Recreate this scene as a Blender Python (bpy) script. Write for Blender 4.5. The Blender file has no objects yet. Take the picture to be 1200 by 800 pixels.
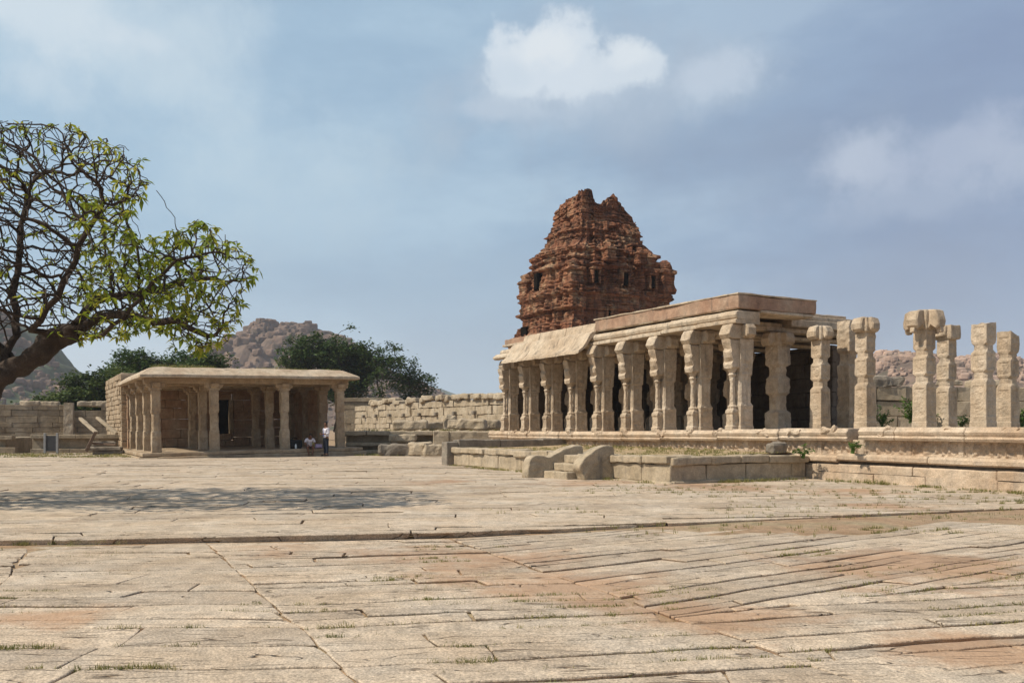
import bpy, math, random
import numpy as np
from mathutils import Vector, noise, Matrix
random.seed(7); np.random.seed(7)
S = bpy.context.scene
col = S.collection
F = 1030.0; HZ = 501.0; EYE = 1.55
TH = math.radians(29.4)
P0 = (11.7, 20.2)           # origin of the hall frame (on the edge of the long platform)
VX, VY = math.cos(TH), math.sin(TH)
def hall(v, t): return (P0[0] + v*VX - t*VY, P0[1] + v*VY + t*VX)
PAV0 = (-17.4, 43.0)
def pav(s, r): return (PAV0[0] + s*VX - r*VY, PAV0[1] + s*VY + r*VX)
def nz(x, y, z, s=1.0): return noise.noise(Vector((x*s, y*s, z*s)))
def fb(x, y, z, s=1.0, o=3):
    a = 0; k = 1.0
    for i in range(o):
        a += k*noise.noise(Vector((x*s+i*7.3, y*s-i*3.1, z*s+i*5.7))); s *= 2.1; k *= .5
    return a
# ---------------------------------------------------------------- mesh builder
class MB:
    def __init__(s): s.v = []; s.f = []
    def add(s, vs, fs):
        o = len(s.v); s.v.extend(vs); s.f.extend([tuple(i+o for i in f) for f in fs])
    def build(s, name, mat, parent=None, loc=None, rz=None, smooth=False):
        me = bpy.data.meshes.new(name); me.from_pydata([tuple(p) for p in s.v], [], s.f); me.update()
        me.materials.append(mat)
        if smooth: me.polygons.foreach_set('use_smooth', [True]*len(me.polygons))
        o = bpy.data.objects.new(name, me); col.objects.link(o)
        if parent: o.parent = parent
        if loc: o.location = loc
        if rz is not None: o.rotation_euler = (0, 0, rz)
        return o
def tag(o, label=None, cat=None, group=None, kind=None):
    if label: o['label'] = label
    if cat: o['category'] = cat
    if group: o['group'] = group
    if kind: o['kind'] = kind
    return o
def thing(name, label, cat, loc=(0,0,0), rz=0.0, group=None):
    o = bpy.data.objects.new(name, None); o.empty_display_size = .3; col.objects.link(o)
    o.location = loc; o.rotation_euler = (0, 0, rz)
    return tag(o, label, cat, group)
def copy_tree(o, parent=None):
    c = o.copy(); col.objects.link(c); c.parent = parent
    for ch in list(o.children): copy_tree(ch, c)
    return c

def axis_pts(h, r, step):
    n = max(1, int(round((2*h-2*r)/step)))
    a = [-h] + [-h+r + (2*h-2*r)*i/n for i in range(n+1)] + [h]
    return a
def rbox(mb, c, s, r=.03, step=.3, rough=.015, fr=2.0, fn=None, rz=0.0, seed=None):
    """box centred c, full size s, rounded edges, noisy surface"""
    hx, hy, hz = s[0]/2, s[1]/2, s[2]/2
    r = min(r, hx*.45, hy*.45, hz*.45)
    X, Y, Z = axis_pts(hx, r, step), axis_pts(hy, r, step), axis_pts(hz, r, step)
    nx, ny, nzz = len(X), len(Y), len(Z)
    idx = {}; vs = []; fs = []
    sd = random.uniform(0, 50) if seed is None else seed
    cr, sr = math.cos(rz), math.sin(rz)
    def vid(i, j, k):
        key = (i, j, k)
        if key in idx: return idx[key]
        x, y, z = X[i], Y[j], Z[k]
        qx = max(-hx+r, min(hx-r, x)); qy = max(-hy+r, min(hy-r, y)); qz = max(-hz+r, min(hz-r, z))
        dx, dy, dz = x-qx, y-qy, z-qz
        l = math.sqrt(dx*dx+dy*dy+dz*dz)
        if l > 1e-9: x, y, z = qx+dx/l*r, qy+dy/l*r, qz+dz/l*r; n = (dx/l, dy/l, dz/l)
        else: n = (0, 0, 0)
        if rough:
            w = rough*(fb(x+sd, y, z, fr, 2))
            x += n[0]*w; y += n[1]*w; z += n[2]*w
            q = rough*.8
            x += q*nz(x+sd, y+3, z, fr*.6); y += q*nz(x+sd+9, y, z, fr*.6); z += q*nz(x+sd, y+19, z, fr*.6)
        if fn: x, y, z = fn(x, y, z)
        vs.append((c[0]+x*cr-y*sr, c[1]+x*sr+y*cr, c[2]+z)); idx[key] = len(vs)-1
        return idx[key]
    for k in (0, nzz-1):
        for i in range(nx-1):
            for j in range(ny-1):
                q = (vid(i,j,k), vid(i+1,j,k), vid(i+1,j+1,k), vid(i,j+1,k)); fs.append(q if k else q[::-1])
    for i in (0, nx-1):
        for j in range(ny-1):
            for k in range(nzz-1):
                q = (vid(i,j,k), vid(i,j+1,k), vid(i,j+1,k+1), vid(i,j,k+1)); fs.append(q if i else q[::-1])
    for j in (0, ny-1):
        for i in range(nx-1):
            for k in range(nzz-1):
                q = (vid(i,j,k), vid(i+1,j,k), vid(i+1,j,k+1), vid(i,j,k+1)); fs.append(q[::-1] if j else q)
    mb.add(vs, fs)
def box(mb, x0, x1, y0, y1, z0, z1, **k):
    rbox(mb, ((x0+x1)/2, (y0+y1)/2, (z0+z1)/2), (x1-x0, y1-y0, z1-z0), **k)
def loft(mb, secs, m=5, rough=.012, fr=3.0, carve=0.0, cx=0, cy=0, seed=0.0, lean=(0,0), panels=()):
    """secs: (z, hx, hy, chamfer) ; square-octagonal shaft"""
    rings = []
    n = 4*m + 4
    for (z, hx, hy, c) in secs:
        c = max(c, .012)
        ring = []
        for q, (ax, ay) in enumerate(((1,-1),(1,1),(-1,1),(-1,-1))):
            # side from corner q to q+1
            if q == 0: a, b = (hx, -hy+c), (hx, hy-c)
            if q == 1: a, b = (hx-c, hy), (-hx+c, hy)
            if q == 2: a, b = (-hx, hy-c), (-hx, -hy+c)
            if q == 3: a, b = (-hx+c, -hy), (hx-c, -hy)
            for i in range(m+1):
                t = i/m; ring.append((a[0]+(b[0]-a[0])*t, a[1]+(b[1]-a[1])*t))
        vs = []
        for ri, (x, y) in enumerate(ring):
            l = math.hypot(x, y) or 1
            u_ = ((ri % (m+1))/m)*2-1
            w = rough*fb(x+seed, y, z, fr, 2)
            if carve:
                g = abs(nz(x+seed*1.3, y+4, z, 6.5)) ; g2 = abs(nz(x+seed, y+14, z+9, 12.0))
                w -= carve*(max(0, .32-g)*1.6 + max(0, .25-g2)*.8)
            for (p0, p1) in panels:
                if p0 < z < p1:
                    vz = (z-p0)/(p1-p0)*2-1
                    if abs(u_) < .72 and abs(vz) < .84:
                        w -= .022
                        w += .030*max(0, 1-math.hypot(u_*1.25+.2*nz(z*3, seed, ri//(m+1)), vz*1.05)) + .014*nz(x*1.5+seed, y*1.5, z*2, 9)
            k = 1 + w/max(l, .05)
            vs.append((cx+x*k+lean[0]*z, cy+y*k+lean[1]*z, z))
        rings.append(vs)
    N = len(rings[0]); V = [p for r_ in rings for p in r_]; Fc = []
    for i in range(len(rings)-1):
        for j in range(N):
            a = i*N+j; b = i*N+(j+1) % N
            Fc.append((a, b, b+N, a+N))
    Fc.append(tuple(range(N))[::-1]); Fc.append(tuple((len(rings)-1)*N+j for j in range(N)))
    mb.add(V, Fc)
def dense(secs, step=.07):
    out = []
    for a, b in zip(secs[:-1], secs[1:]):
        n = max(1, int(abs(b[0]-a[0])/step))
        for i in range(n): out.append(tuple(a[k]+(b[k]-a[k])*i/n for k in range(4)))
    out.append(secs[-1]); return out
def prism(mb, prof, y0, y1, axis='x', bev=.02, rough=.01, c=(0,0,0), seed=0.0, step=.35):
    """profile (a, z) counterclockwise extruded from y0 to y1 along the other horizontal axis"""
    ca = sum(p[0] for p in prof)/len(prof); cz = sum(p[1] for p in prof)/len(prof)
    n = max(1, int((y1-y0)/step))
    lay = [(y0, 1)] + [(y0+bev + (y1-y0-2*bev)*i/n, 0) for i in range(n+1)] + [(y1, 1)]
    V = []; Fc = []; N = len(prof)
    for (y, ins) in lay:
        for (a, z) in prof:
            if ins:
                d = math.hypot(a-ca, z-cz) or 1; k = 1-bev/d; a = ca+(a-ca)*k; z = cz+(z-cz)*k
            a2 = a + rough*fb(a+seed, y, z, 2.5, 2); z2 = z + rough*fb(a, y+seed, z+5, 2.5, 2)
            V.append((c[0]+a2, c[1]+y, c[2]+z2) if axis == 'x' else (c[0]+y, c[1]+a2, c[2]+z2))
    for i in range(len(lay)-1):
        for j in range(N):
            a = i*N+j; b = i*N+(j+1) % N
            q = (a, b, b+N, a+N)
            Fc.append(q if axis != 'x' else q[::-1])
    e0 = tuple(range(N)); e1 = tuple((len(lay)-1)*N+j for j in range(N))
    if axis == 'x': Fc.append(e0); Fc.append(e1[::-1])
    else: Fc.append(e0[::-1]); Fc.append(e1)
    mb.add(V, Fc)
def tube(mb, pts, rad, n=6, wob=0.0):
    V = []; Fc = []
    up = Vector((0.13, .21, 1)).normalized()
    for i, p in enumerate(pts):
        p = Vector(p)
        d = (Vector(pts[min(i+1, len(pts)-1)]) - Vector(pts[max(i-1, 0)]))
        if d.length < 1e-6: d = Vector((0,0,1))
        d.normalize()
        a = d.cross(up)
        if a.length < .05: a = d.cross(Vector((1,0,0)))
        a.normalize(); b = d.cross(a)
        for k in range(n):
            an = 2*math.pi*k/n
            q_ = a*math.cos(an)+b*math.sin(an)
            rr_ = rad[i]
            if wob: rr_ *= 1 + wob*(nz(p.x+q_.x*.35, p.y+q_.y*.35, p.z+q_.z*.35, 4.5) + .6*nz(p.x*.4+q_.x*2.2, p.y*.4+q_.y*2.2, p.z*.4+q_.z*2.2, 1.6))
            V.append(p + q_*rr_)
    for i in range(len(pts)-1):
        for k in range(n):
            q = i*n+k; w = i*n+(k+1) % n
            Fc.append((q, q+n, w+n, w))
    Fc.append(tuple(range(n))); Fc.append(tuple((len(pts)-1)*n+k for k in range(n))[::-1])
    mb.add(V, Fc)
def grid(mb, nu, nv, fn):
    V = [fn(i/nu, j/nv) for j in range(nv+1) for i in range(nu+1)]
    Fc = [(j*(nu+1)+i, j*(nu+1)+i+1, (j+1)*(nu+1)+i+1, (j+1)*(nu+1)+i) for j in range(nv) for i in range(nu)]
    mb.add(V, Fc)
def masonry(mb, L, H, bh=.4, bl=1.0, th=.45, z0=0.0, gap=.012, rough=.02, ragged=0.0, skip=0.0, jut=.03, y=0.0, x0=0.0, seed=1, step=.45, topf=None):
    """blocks along local x, front face at -y side"""
    rnd = random.Random(seed)
    z = z0; row = 0
    while z < z0+H-.05:
        h = bh*rnd.uniform(.8, 1.2)
        if z+h > z0+H-.12: h = z0+H-z
        x = x0 - rnd.uniform(0, bl*.5)
        while x < x0+L:
            l = bl*rnd.uniform(.55, 1.5)
            a, b = max(x, x0), min(x+l, x0+L)
            top = topf((a+b)/2) if topf else z0+H
            if b-a > .12 and z < top-.1*h - (rnd.random() < skip)*h and z + h*.5 < top + .01:
                j = rnd.uniform(-jut, jut)
                rbox(mb, ((a+b)/2, y+th/2+j, z+h/2), (b-a-gap, th, h-gap), r=.03, step=step, rough=rough, fr=1.8, seed=rnd.uniform(0, 90))
            x += l
        z += h; row += 1
# ---------------------------------------------------------------- materials
def nodes(name):
    m = bpy.data.materials.new(name); m.use_nodes = True
    nt = m.node_tree; return m, nt, nt.nodes, nt.links, nt.nodes['Principled BSDF']
def nn(ns, t, **k):
    n = ns.new(t)
    for a, b in k.items(): setattr(n, a, b)
    return n
def ramp(ns, pts):
    r = ns.new('ShaderNodeValToRGB'); e = r.color_ramp.elements
    while len(e) < len(pts): e.new(.5)
    for q, (p, c) in zip(e, pts): q.position = p; q.color = (*c, 1) if len(c) == 3 else c
    return r
def mixc(ns, ls, a, b, fac, mode='MIX'):
    m = ns.new('ShaderNodeMix'); m.data_type = 'RGBA'; m.blend_type = mode
    for sock, v in ((m.inputs[0], fac), (m.inputs[6], a), (m.inputs[7], b)):
        if hasattr(v, 'links'): ls.new(v, sock)
        else: sock.default_value = v if not isinstance(v, tuple) else (*v, 1)
    return m.outputs[2]
def noise_n(ns, ls, vec, scale, detail=6, rough=.6):
    n = ns.new('ShaderNodeTexNoise'); n.inputs['Scale'].default_value = scale
    n.inputs['Detail'].default_value = detail; n.inputs['Roughness'].default_value = rough
    ls.new(vec, n.inputs['Vector']); return n.outputs['Fac']
def stone(name, c1, c2, c3, stain=(.12,.105,.09), stain_amt=.5, fine=14.0, bump=.35, bscale=9.0, streak=True, speck=.35, soil=None, carve=0.0, layers=0.0, rough=.9):
    m, nt, ns, ls, bs = nodes(name)
    geo = ns.new('ShaderNodeNewGeometry'); pos = geo.outputs['Position']
    a = noise_n(ns, ls, pos, .9, 5)
    r = ramp(ns, [(.32, c1), (.5, c2), (.68, c3)]); ls.new(a, r.inputs[0])
    colr = r.outputs[0]
    b = noise_n(ns, ls, pos, 4.3, 6, .7)
    rb = ramp(ns, [(.3, (.72,.72,.72)), (.62, (1.12,1.1,1.08))]); ls.new(b, rb.inputs[0])
    colr = mixc(ns, ls, colr, rb.outputs[0], 1.0, 'MULTIPLY')
    # weather stains, vertical streaks
    mp = ns.new('ShaderNodeMapping'); ls.new(pos, mp.inputs[0])
    mp.inputs['Scale'].default_value = (1, 1, .22 if streak else 1)
    s = noise_n(ns, ls, mp.outputs[0], 2.6, 6, .68)
    rs = ramp(ns, [(.47 if 'brick' in name else .54, (0,0,0)), (.66 if 'brick' in name else .72, (1,1,1))]); ls.new(s, rs.inputs[0])
    mu = ns.new('ShaderNodeMath'); mu.operation = 'MULTIPLY'; mu.inputs[1].default_value = stain_amt
    ls.new(rs.outputs[0], mu.inputs[0])
    colr = mixc(ns, ls, colr, stain, mu.outputs[0])
    # speckle
    sp = noise_n(ns, ls, pos, fine*4, 3, .7)
    rp = ramp(ns, [(.35, (1-speck,)*3), (.65, (1+speck*.5,)*3)]); ls.new(sp, rp.inputs[0])
    colr = mixc(ns, ls, colr, rp.outputs[0], 1.0, 'MULTIPLY')
    if soil: # flat faces collect soil
        sc, patches, amt = soil
        fac = None
        for (x, y, rad) in patches:
            d = nn(ns, 'ShaderNodeVectorMath', operation='DISTANCE'); ls.new(pos, d.inputs[0]); d.inputs[1].default_value = (x, y, 0)
            k = ns.new('ShaderNodeMapRange'); k.inputs[1].default_value = rad; k.inputs[2].default_value = 0.0; ls.new(d.outputs['Value'], k.inputs[0])
            if fac is None: fac = k.outputs[0]
            else:
                mx = ns.new('ShaderNodeMath'); mx.operation = 'MAXIMUM'; ls.new(fac, mx.inputs[0]); ls.new(k.outputs[0], mx.inputs[1]); fac = mx.outputs[0]
        n2 = noise_n(ns, ls, pos, .75, 7, .74)
        ad = ns.new('ShaderNodeMath'); ad.operation = 'MULTIPLY_ADD'; ls.new(fac, ad.inputs[0]); ad.inputs[1].default_value = .34; ls.new(n2, ad.inputs[2])
        rr = ramp(ns, [(.60, (0,0,0)), (.78, (amt,)*3)]); ls.new(ad.outputs[0], rr.inputs[0])
        colr = mixc(ns, ls, colr, sc, rr.outputs[0])
    ls.new(colr, bs.inputs['Base Color'])
    bs.inputs['Roughness'].default_value = rough; bs.inputs['Specular IOR Level'].default_value = .25
    h1 = noise_n(ns, ls, pos, bscale, 6, .65)
    h2 = noise_n(ns, ls, pos, fine*3, 4, .6)
    ad = ns.new('ShaderNodeMath'); ad.operation = 'MULTIPLY_ADD'; ls.new(h2, ad.inputs[0]); ad.inputs[1].default_value = .25; ls.new(h1, ad.inputs[2])
    hh = ad.outputs[0]
    if carve:
        vo = ns.new('ShaderNodeTexVoronoi'); vo.feature = 'SMOOTH_F1'; vo.inputs['Scale'].default_value = 7.0; ls.new(pos, vo.inputs['Vector'])
        a2 = ns.new('ShaderNodeMath'); a2.operation = 'MULTIPLY_ADD'; ls.new(vo.outputs['Distance'], a2.inputs[0]); a2.inputs[1].default_value = -carve; ls.new(hh, a2.inputs[2]); hh = a2.outputs[0]
    if layers:
        mp2 = ns.new('ShaderNodeMapping'); mp2.inputs['Scale'].default_value = (.6, .6, 9); ls.new(pos, mp2.inputs[0])
        l = noise_n(ns, ls, mp2.outputs[0], 1.6, 4, .6)
        a3 = ns.new('ShaderNodeMath'); a3.operation = 'MULTIPLY_ADD'; ls.new(l, a3.inputs[0]); a3.inputs[1].default_value = layers; ls.new(hh, a3.inputs[2]); hh = a3.outputs[0]
    bp = ns.new('ShaderNodeBump'); bp.inputs['Strength'].default_value = bump; bp.inputs['Distance'].default_value = .05
    ls.new(hh, bp.inputs['Height']); ls.new(bp.outputs[0], bs.inputs['Normal'])
    return m
def plain(name, c, rough=.8, var=.25, scale=20, bump=.0, spec=.3):
    m, nt, ns, ls, bs = nodes(name)
    geo = ns.new('ShaderNodeNewGeometry')
    n = noise_n(ns, ls, geo.outputs['Position'], scale, 4)
    r = ramp(ns, [(.3, tuple(x*(1-var) for x in c)), (.7, tuple(min(1, x*(1+var)) for x in c))]); ls.new(n, r.inputs[0])
    ls.new(r.outputs[0], bs.inputs['Base Color']); bs.inputs['Roughness'].default_value = rough
    bs.inputs['Specular IOR Level'].default_value = spec
    if bump:
        b = ns.new('ShaderNodeBump'); b.inputs['Strength'].default_value = bump; b.inputs['Distance'].default_value = .03
        ls.new(n, b.inputs['Height']); ls.new(b.outputs[0], bs.inputs['Normal'])
    return m
def leafy(name, c1, c2, c3, scale=.5, trans=.35):
    m, nt, ns, ls, bs = nodes(name)
    geo = ns.new('ShaderNodeNewGeometry')
    n = noise_n(ns, ls, geo.outputs['Position'], scale, 4, .7)
    wn = ns.new('ShaderNodeMath'); wn.operation = 'MULTIPLY_ADD'; ls.new(geo.outputs['Random Per Island'], wn.inputs[0]); wn.inputs[1].default_value = .4
    s = ns.new('ShaderNodeMath'); s.operation = 'SUBTRACT'; ls.new(n, s.inputs[0]); s.inputs[1].default_value = .2; ls.new(s.outputs[0], wn.inputs[2])
    r = ramp(ns, [(.25, c1), (.5, c2), (.75, c3)]); ls.new(wn.outputs[0], r.inputs[0])
    ls.new(r.outputs[0], bs.inputs['Base Color']); bs.inputs['Roughness'].default_value = .55; bs.inputs['Specular IOR Level'].default_value = .3
    tr = ns.new('ShaderNodeBsdfTranslucent'); ls.new(r.outputs[0], tr.inputs['Color'])
    mx = ns.new('ShaderNodeMixShader'); mx.inputs[0].default_value = trans
    out = ns['Material Output']; ls.new(bs.outputs[0], mx.inputs[1]); ls.new(tr.outputs[0], mx.inputs[2]); ls.new(mx.outputs[0], out.inputs[0])
    return m
SOIL = (.38, .235, .145)
SOILP = [(-.6,10.6,2.0), (.7,8.6,1.9), (4.6,10.0,2.6), (1.7,7.2,1.3), (6.8,9.2,1.5), (5.2,22,3.0), (2.0,23.5,2.0), (8.0,20.6,2.0), (-3.0,11.0,1.0), (-2.0,24,1.5), (7.0,16.5,1.6), (-3.8,7.2,.8), (3.2,6.1,1.0)]
M = {}
M['paving'] = stone('paving_granite', (.455,.36,.265), (.52,.43,.335), (.555,.48,.395), stain=(.31,.25,.19), stain_amt=.5, fine=13, bump=.7, bscale=6, streak=False, speck=.42, soil=(SOIL, SOILP, .75))
def add_strata(m, ang, amt):
    ns = m.node_tree.nodes; ls = m.node_tree.links
    bp = [n for n in ns if n.type == 'BUMP'][0]; src = bp.inputs['Height'].links[0].from_socket
    geo = [n for n in ns if n.type == 'NEW_GEOMETRY'][0]
    mp = ns.new('ShaderNodeMapping'); mp.inputs['Rotation'].default_value = (0, 0, -ang); mp.inputs['Scale'].default_value = (.35, 3.2, 1)
    ls.new(geo.outputs['Position'], mp.inputs[0])
    n = noise_n(ns, ls, mp.outputs[0], 2.2, 6, .62)
    r = ramp(ns, [(.40, (0,)*3), (.455, (1,)*3)]); ls.new(n, r.inputs[0])
    a = ns.new('ShaderNodeMath'); a.operation = 'MULTIPLY_ADD'; ls.new(n, a.inputs[0]); a.inputs[1].default_value = amt; ls.new(src, a.inputs[2])
    ls.new(a.outputs[0], bp.inputs['Height'])
add_strata(M['paving'], .12, .35)
def fissures(m, ang):
    nt = m.node_tree; ns = nt.nodes; ls = nt.links; bs = ns['Principled BSDF']
    geo = [n for n in ns if n.type == 'NEW_GEOMETRY'][0]
    cur = bs.inputs['Base Color'].links[0].from_socket
    # every slab has its own tone
    rr_ = ramp(ns, [(0, (.86,.84,.82)), (.5, (1,.985,.96)), (1, (1.10,1.07,1.03))]); ls.new(geo.outputs['Random Per Island'], rr_.inputs[0])
    cur = mixc(ns, ls, cur, rr_.outputs[0], 1.0, 'MULTIPLY')
    def mul(a, b):
        k = ns.new('ShaderNodeMath'); k.operation = 'MULTIPLY'; ls.new(a, k.inputs[0]); ls.new(b, k.inputs[1]); return k.outputs[0]
    tot = None
    for (an, sc, lo, hi, th) in ((ang, (.22, 1.9, 1), .4955, .5045, .52), (ang+.22, (.30, 2.6, 1), .496, .504, .54), (1.3, (.4, 1.1, 1), .497, .503, .58)):
        mp = ns.new('ShaderNodeMapping'); mp.inputs['Rotation'].default_value = (0, 0, -an); mp.inputs['Scale'].default_value = sc; mp.inputs['Location'].default_value = (an*9, an*5, 0)
        ls.new(geo.outputs['Position'], mp.inputs[0])
        n = noise_n(ns, ls, mp.outputs[0], 1.4, 3, .45)
        r = ramp(ns, [(lo, (0,)*3), (.5, (1,)*3), (hi, (0,)*3)]); ls.new(n, r.inputs[0])
        k = noise_n(ns, ls, geo.outputs['Position'], .9+an, 2, .5)
        r2 = ramp(ns, [(th-.03, (0,)*3), (th+.03, (1,)*3)]); ls.new(k, r2.inputs[0])
        f = mul(r.outputs[0], r2.outputs[0])
        if tot is None: tot = f
        else:
            mx = ns.new('ShaderNodeMath'); mx.operation = 'MAXIMUM'; ls.new(tot, mx.inputs[0]); ls.new(f, mx.inputs[1]); tot = mx.outputs[0]
    cur = mixc(ns, ls, cur, (.13,.085,.05), tot)
    ls.new(cur, bs.inputs['Base Color'])
    bp = [n for n in ns if n.type == 'BUMP'][0]; src = bp.inputs['Height'].links[0].from_socket
    a = ns.new('ShaderNodeMath'); a.operation = 'MULTIPLY_ADD'; ls.new(tot, a.inputs[0]); a.inputs[1].default_value = -1.2; ls.new(src, a.inputs[2]); ls.new(a.outputs[0], bp.inputs['Height'])
fissures(M['paving'], .14)
M['hall'] = stone('hall_granite', (.39,.295,.205), (.49,.39,.285), (.55,.46,.36), stain=(.17,.14,.115), stain_amt=.8, bump=.6, carve=.5)
M['hallsm'] = stone('beam_granite', (.41,.31,.215), (.50,.40,.295), (.55,.465,.36), stain=(.13,.11,.09), stain_amt=.95, bump=.4)
M['plat'] = stone('platform_granite', (.43,.31,.21), (.52,.405,.295), (.58,.475,.365), stain=(.20,.17,.15), stain_amt=.5, bump=.55, carve=.4)
M['terr'] = stone('terrace_granite', (.36,.29,.20), (.43,.35,.25), (.48,.40,.30), stain=(.17,.15,.125), stain_amt=.75, bump=.5)
M['grey'] = stone('grey_granite', (.19,.165,.135), (.25,.215,.175), (.31,.27,.22), stain=(.12,.11,.10), stain_amt=.6, bump=.6)
M['wall'] = stone('wall_granite', (.33,.265,.18), (.42,.345,.25), (.50,.43,.33), stain=(.18,.155,.13), stain_amt=.6, bump=.55)
M['wallgrey'] = stone('wall_granite_dull', (.22,.17,.11), (.28,.225,.155), (.33,.28,.21), stain=(.13,.11,.09), stain_amt=.6, bump=.55)
M['pav'] = stone('pavilion_granite', (.33,.235,.15), (.40,.305,.205), (.46,.375,.275), stain=(.17,.13,.09), stain_amt=.55, bump=.55)
M['pavroof'] = stone('pavilion_roof_granite', (.40,.30,.21), (.48,.385,.28), (.53,.45,.35), stain=(.20,.16,.12), stain_amt=.8, bump=.4, streak=False)
M['inner'] = stone('shade_toned_inner_granite', (.10,.075,.055), (.14,.11,.085), (.18,.145,.115), stain=(.05,.045,.04), stain_amt=.6, bump=.5)  # wall stone darkened: shade inside the hall openings put into the colour
M['pavred'] = stone('reddish_granite', (.34,.20,.12), (.40,.26,.165), (.42,.31,.21), stain=(.13,.09,.065), stain_amt=.5, bump=.5)
M['dark'] = plain('painted_shade_black', (.012,.010,.009), 1.0, .4, 3, .3, spec=.0)  # near-black colour standing in for deep shade in niches and doorway
M['brick'] = stone('old_brick', (.22,.085,.045), (.34,.155,.085), (.44,.27,.16), stain=(.05,.036,.03), stain_amt=.85, bump=1.0, bscale=6, speck=.5, layers=3.2)
M['plaster'] = stone('weathered_plaster', (.31,.18,.12), (.38,.245,.17), (.40,.29,.21), stain=(.14,.11,.09), stain_amt=.85, bump=.35)
def remnants(m):
    ns = m.node_tree.nodes; ls = m.node_tree.links; bs = ns['Principled BSDF']; cur = bs.inputs['Base Color'].links[0].from_socket
    geo = [n for n in ns if n.type == 'NEW_GEOMETRY'][0]
    n = noise_n(ns, ls, geo.outputs['Position'], .9, 8, .75)
    r = ramp(ns, [(.56, (0,)*3), (.62, (.75,)*3)]); ls.new(n, r.inputs[0])
    cur = mixc(ns, ls, cur, (.40,.27,.17), r.outputs[0])
    br = ns.new('ShaderNodeMapping'); br.inputs['Scale'].default_value = (.3,.3,12); ls.new(geo.outputs['Position'], br.inputs[0])
    n2 = noise_n(ns, ls, br.outputs[0], 1.0, 3, .6); r2 = ramp(ns, [(.36, (.28,.25,.24)), (.50, (1,1,1)), (.7, (1.15,1.1,1.05))]); ls.new(n2, r2.inputs[0])
    cur = mixc(ns, ls, cur, r2.outputs[0], 1.0, 'MULTIPLY'); ls.new(cur, bs.inputs['Base Color'])
remnants(M['brick'])
M['soil'] = stone('dry_soil', (.30,.19,.11), (.36,.25,.16), (.33,.27,.17), stain=(.17,.15,.07), stain_amt=.6, bump=.6, streak=False)
M['scrub'] = stone('scrub_ground', (.20,.17,.08), (.16,.16,.06), (.27,.23,.12), stain=(.08,.10,.03), stain_amt=.8, bump=.6, streak=False)
M['terrtop'] = stone('terrace_earth', (.33,.25,.13), (.42,.31,.19), (.46,.34,.22), stain=(.15,.16,.05), stain_amt=.85, bump=.6, streak=False)
M['bark'] = stone('bark', (.04,.028,.022), (.065,.046,.036), (.095,.073,.06), stain=(.035,.026,.02), stain_amt=.6, bump=.9, bscale=12)
M['leafF'] = leafy('frangipani_leaf', (.12,.18,.018), (.24,.29,.028), (.46,.42,.055), .6, .5)
M['leafD'] = leafy('dark_leaf', (.02,.045,.011), (.045,.082,.018), (.09,.135,.032), .5, .3)
M['leafM'] = leafy('mid_leaf', (.03,.055,.012), (.06,.095,.02), (.11,.14,.03), .3, .3)
M['grass'] = leafy('grass_blade', (.10,.12,.025), (.22,.21,.06), (.40,.32,.15), .7, .4)
M['weed'] = leafy('weed_leaf', (.04,.10,.015), (.08,.16,.025), (.15,.22,.05), 1.0, .35)
M['wood'] = plain('old_timber', (.16,.105,.07), .8, .35, 9, .3)
M['metal'] = plain('grey_painted_metal', (.22,.22,.22), .5, .15, 6)
M['mesh'] = plain('dark_panel', (.035,.035,.038), .5, .2, 6)
M['skin'] = plain('skin', (.16,.075,.045), .6, .1, 8)
M['hair'] = plain('black_hair', (.012,.010,.009), .5, .2, 30)
M['shirt'] = plain('white_shirt', (.62,.60,.66), .85, .08, 12)
M['blue'] = plain('blue_cloth', (.05,.09,.35), .8, .1, 12)
M['trouser'] = plain('dark_trousers', (.012,.017,.03), .85, .2, 14)
M['short'] = plain('brown_shorts', (.07,.045,.04), .85, .2, 14)
M['black'] = plain('black_fabric', (.012,.014,.014), .7, .3, 14)
M['white'] = plain('white_plastic', (.7,.72,.7), .4, .05, 5)
M['mauve'] = plain('mauve_cloth', (.42,.34,.5), .8, .12, 9)
M['yellow'] = plain('yellow_plastic', (.35,.30,.05), .6, .1, 9)
M['shoe'] = plain('leather_shoe', (.03,.02,.017), .5, .2, 9)
def hillmat(name, c1, c2, green):
    m = stone(name, c1, c2, tuple(x*1.15 for x in c2), stain=green, stain_amt=.95, fine=.5, bump=0, streak=False, speck=.25)
    ns = m.node_tree.nodes
    for n in ns:
        if n.type == 'TEX_NOISE': n.inputs['Scale'].default_value *= .035
    return m
M['hill'] = hillmat('hill_scrub', (.12,.085,.065), (.17,.12,.09), (.05,.065,.03))
M['hillg'] = hillmat('hill_scrub_green', (.08,.085,.045), (.07,.09,.04), (.035,.065,.022))
M['bould'] = hillmat('boulder_granite', (.13,.088,.068), (.19,.13,.10), (.055,.055,.035))
M['bouldp'] = hillmat('boulder_granite_pink', (.28,.19,.145), (.38,.27,.21), (.10,.085,.055))
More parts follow.
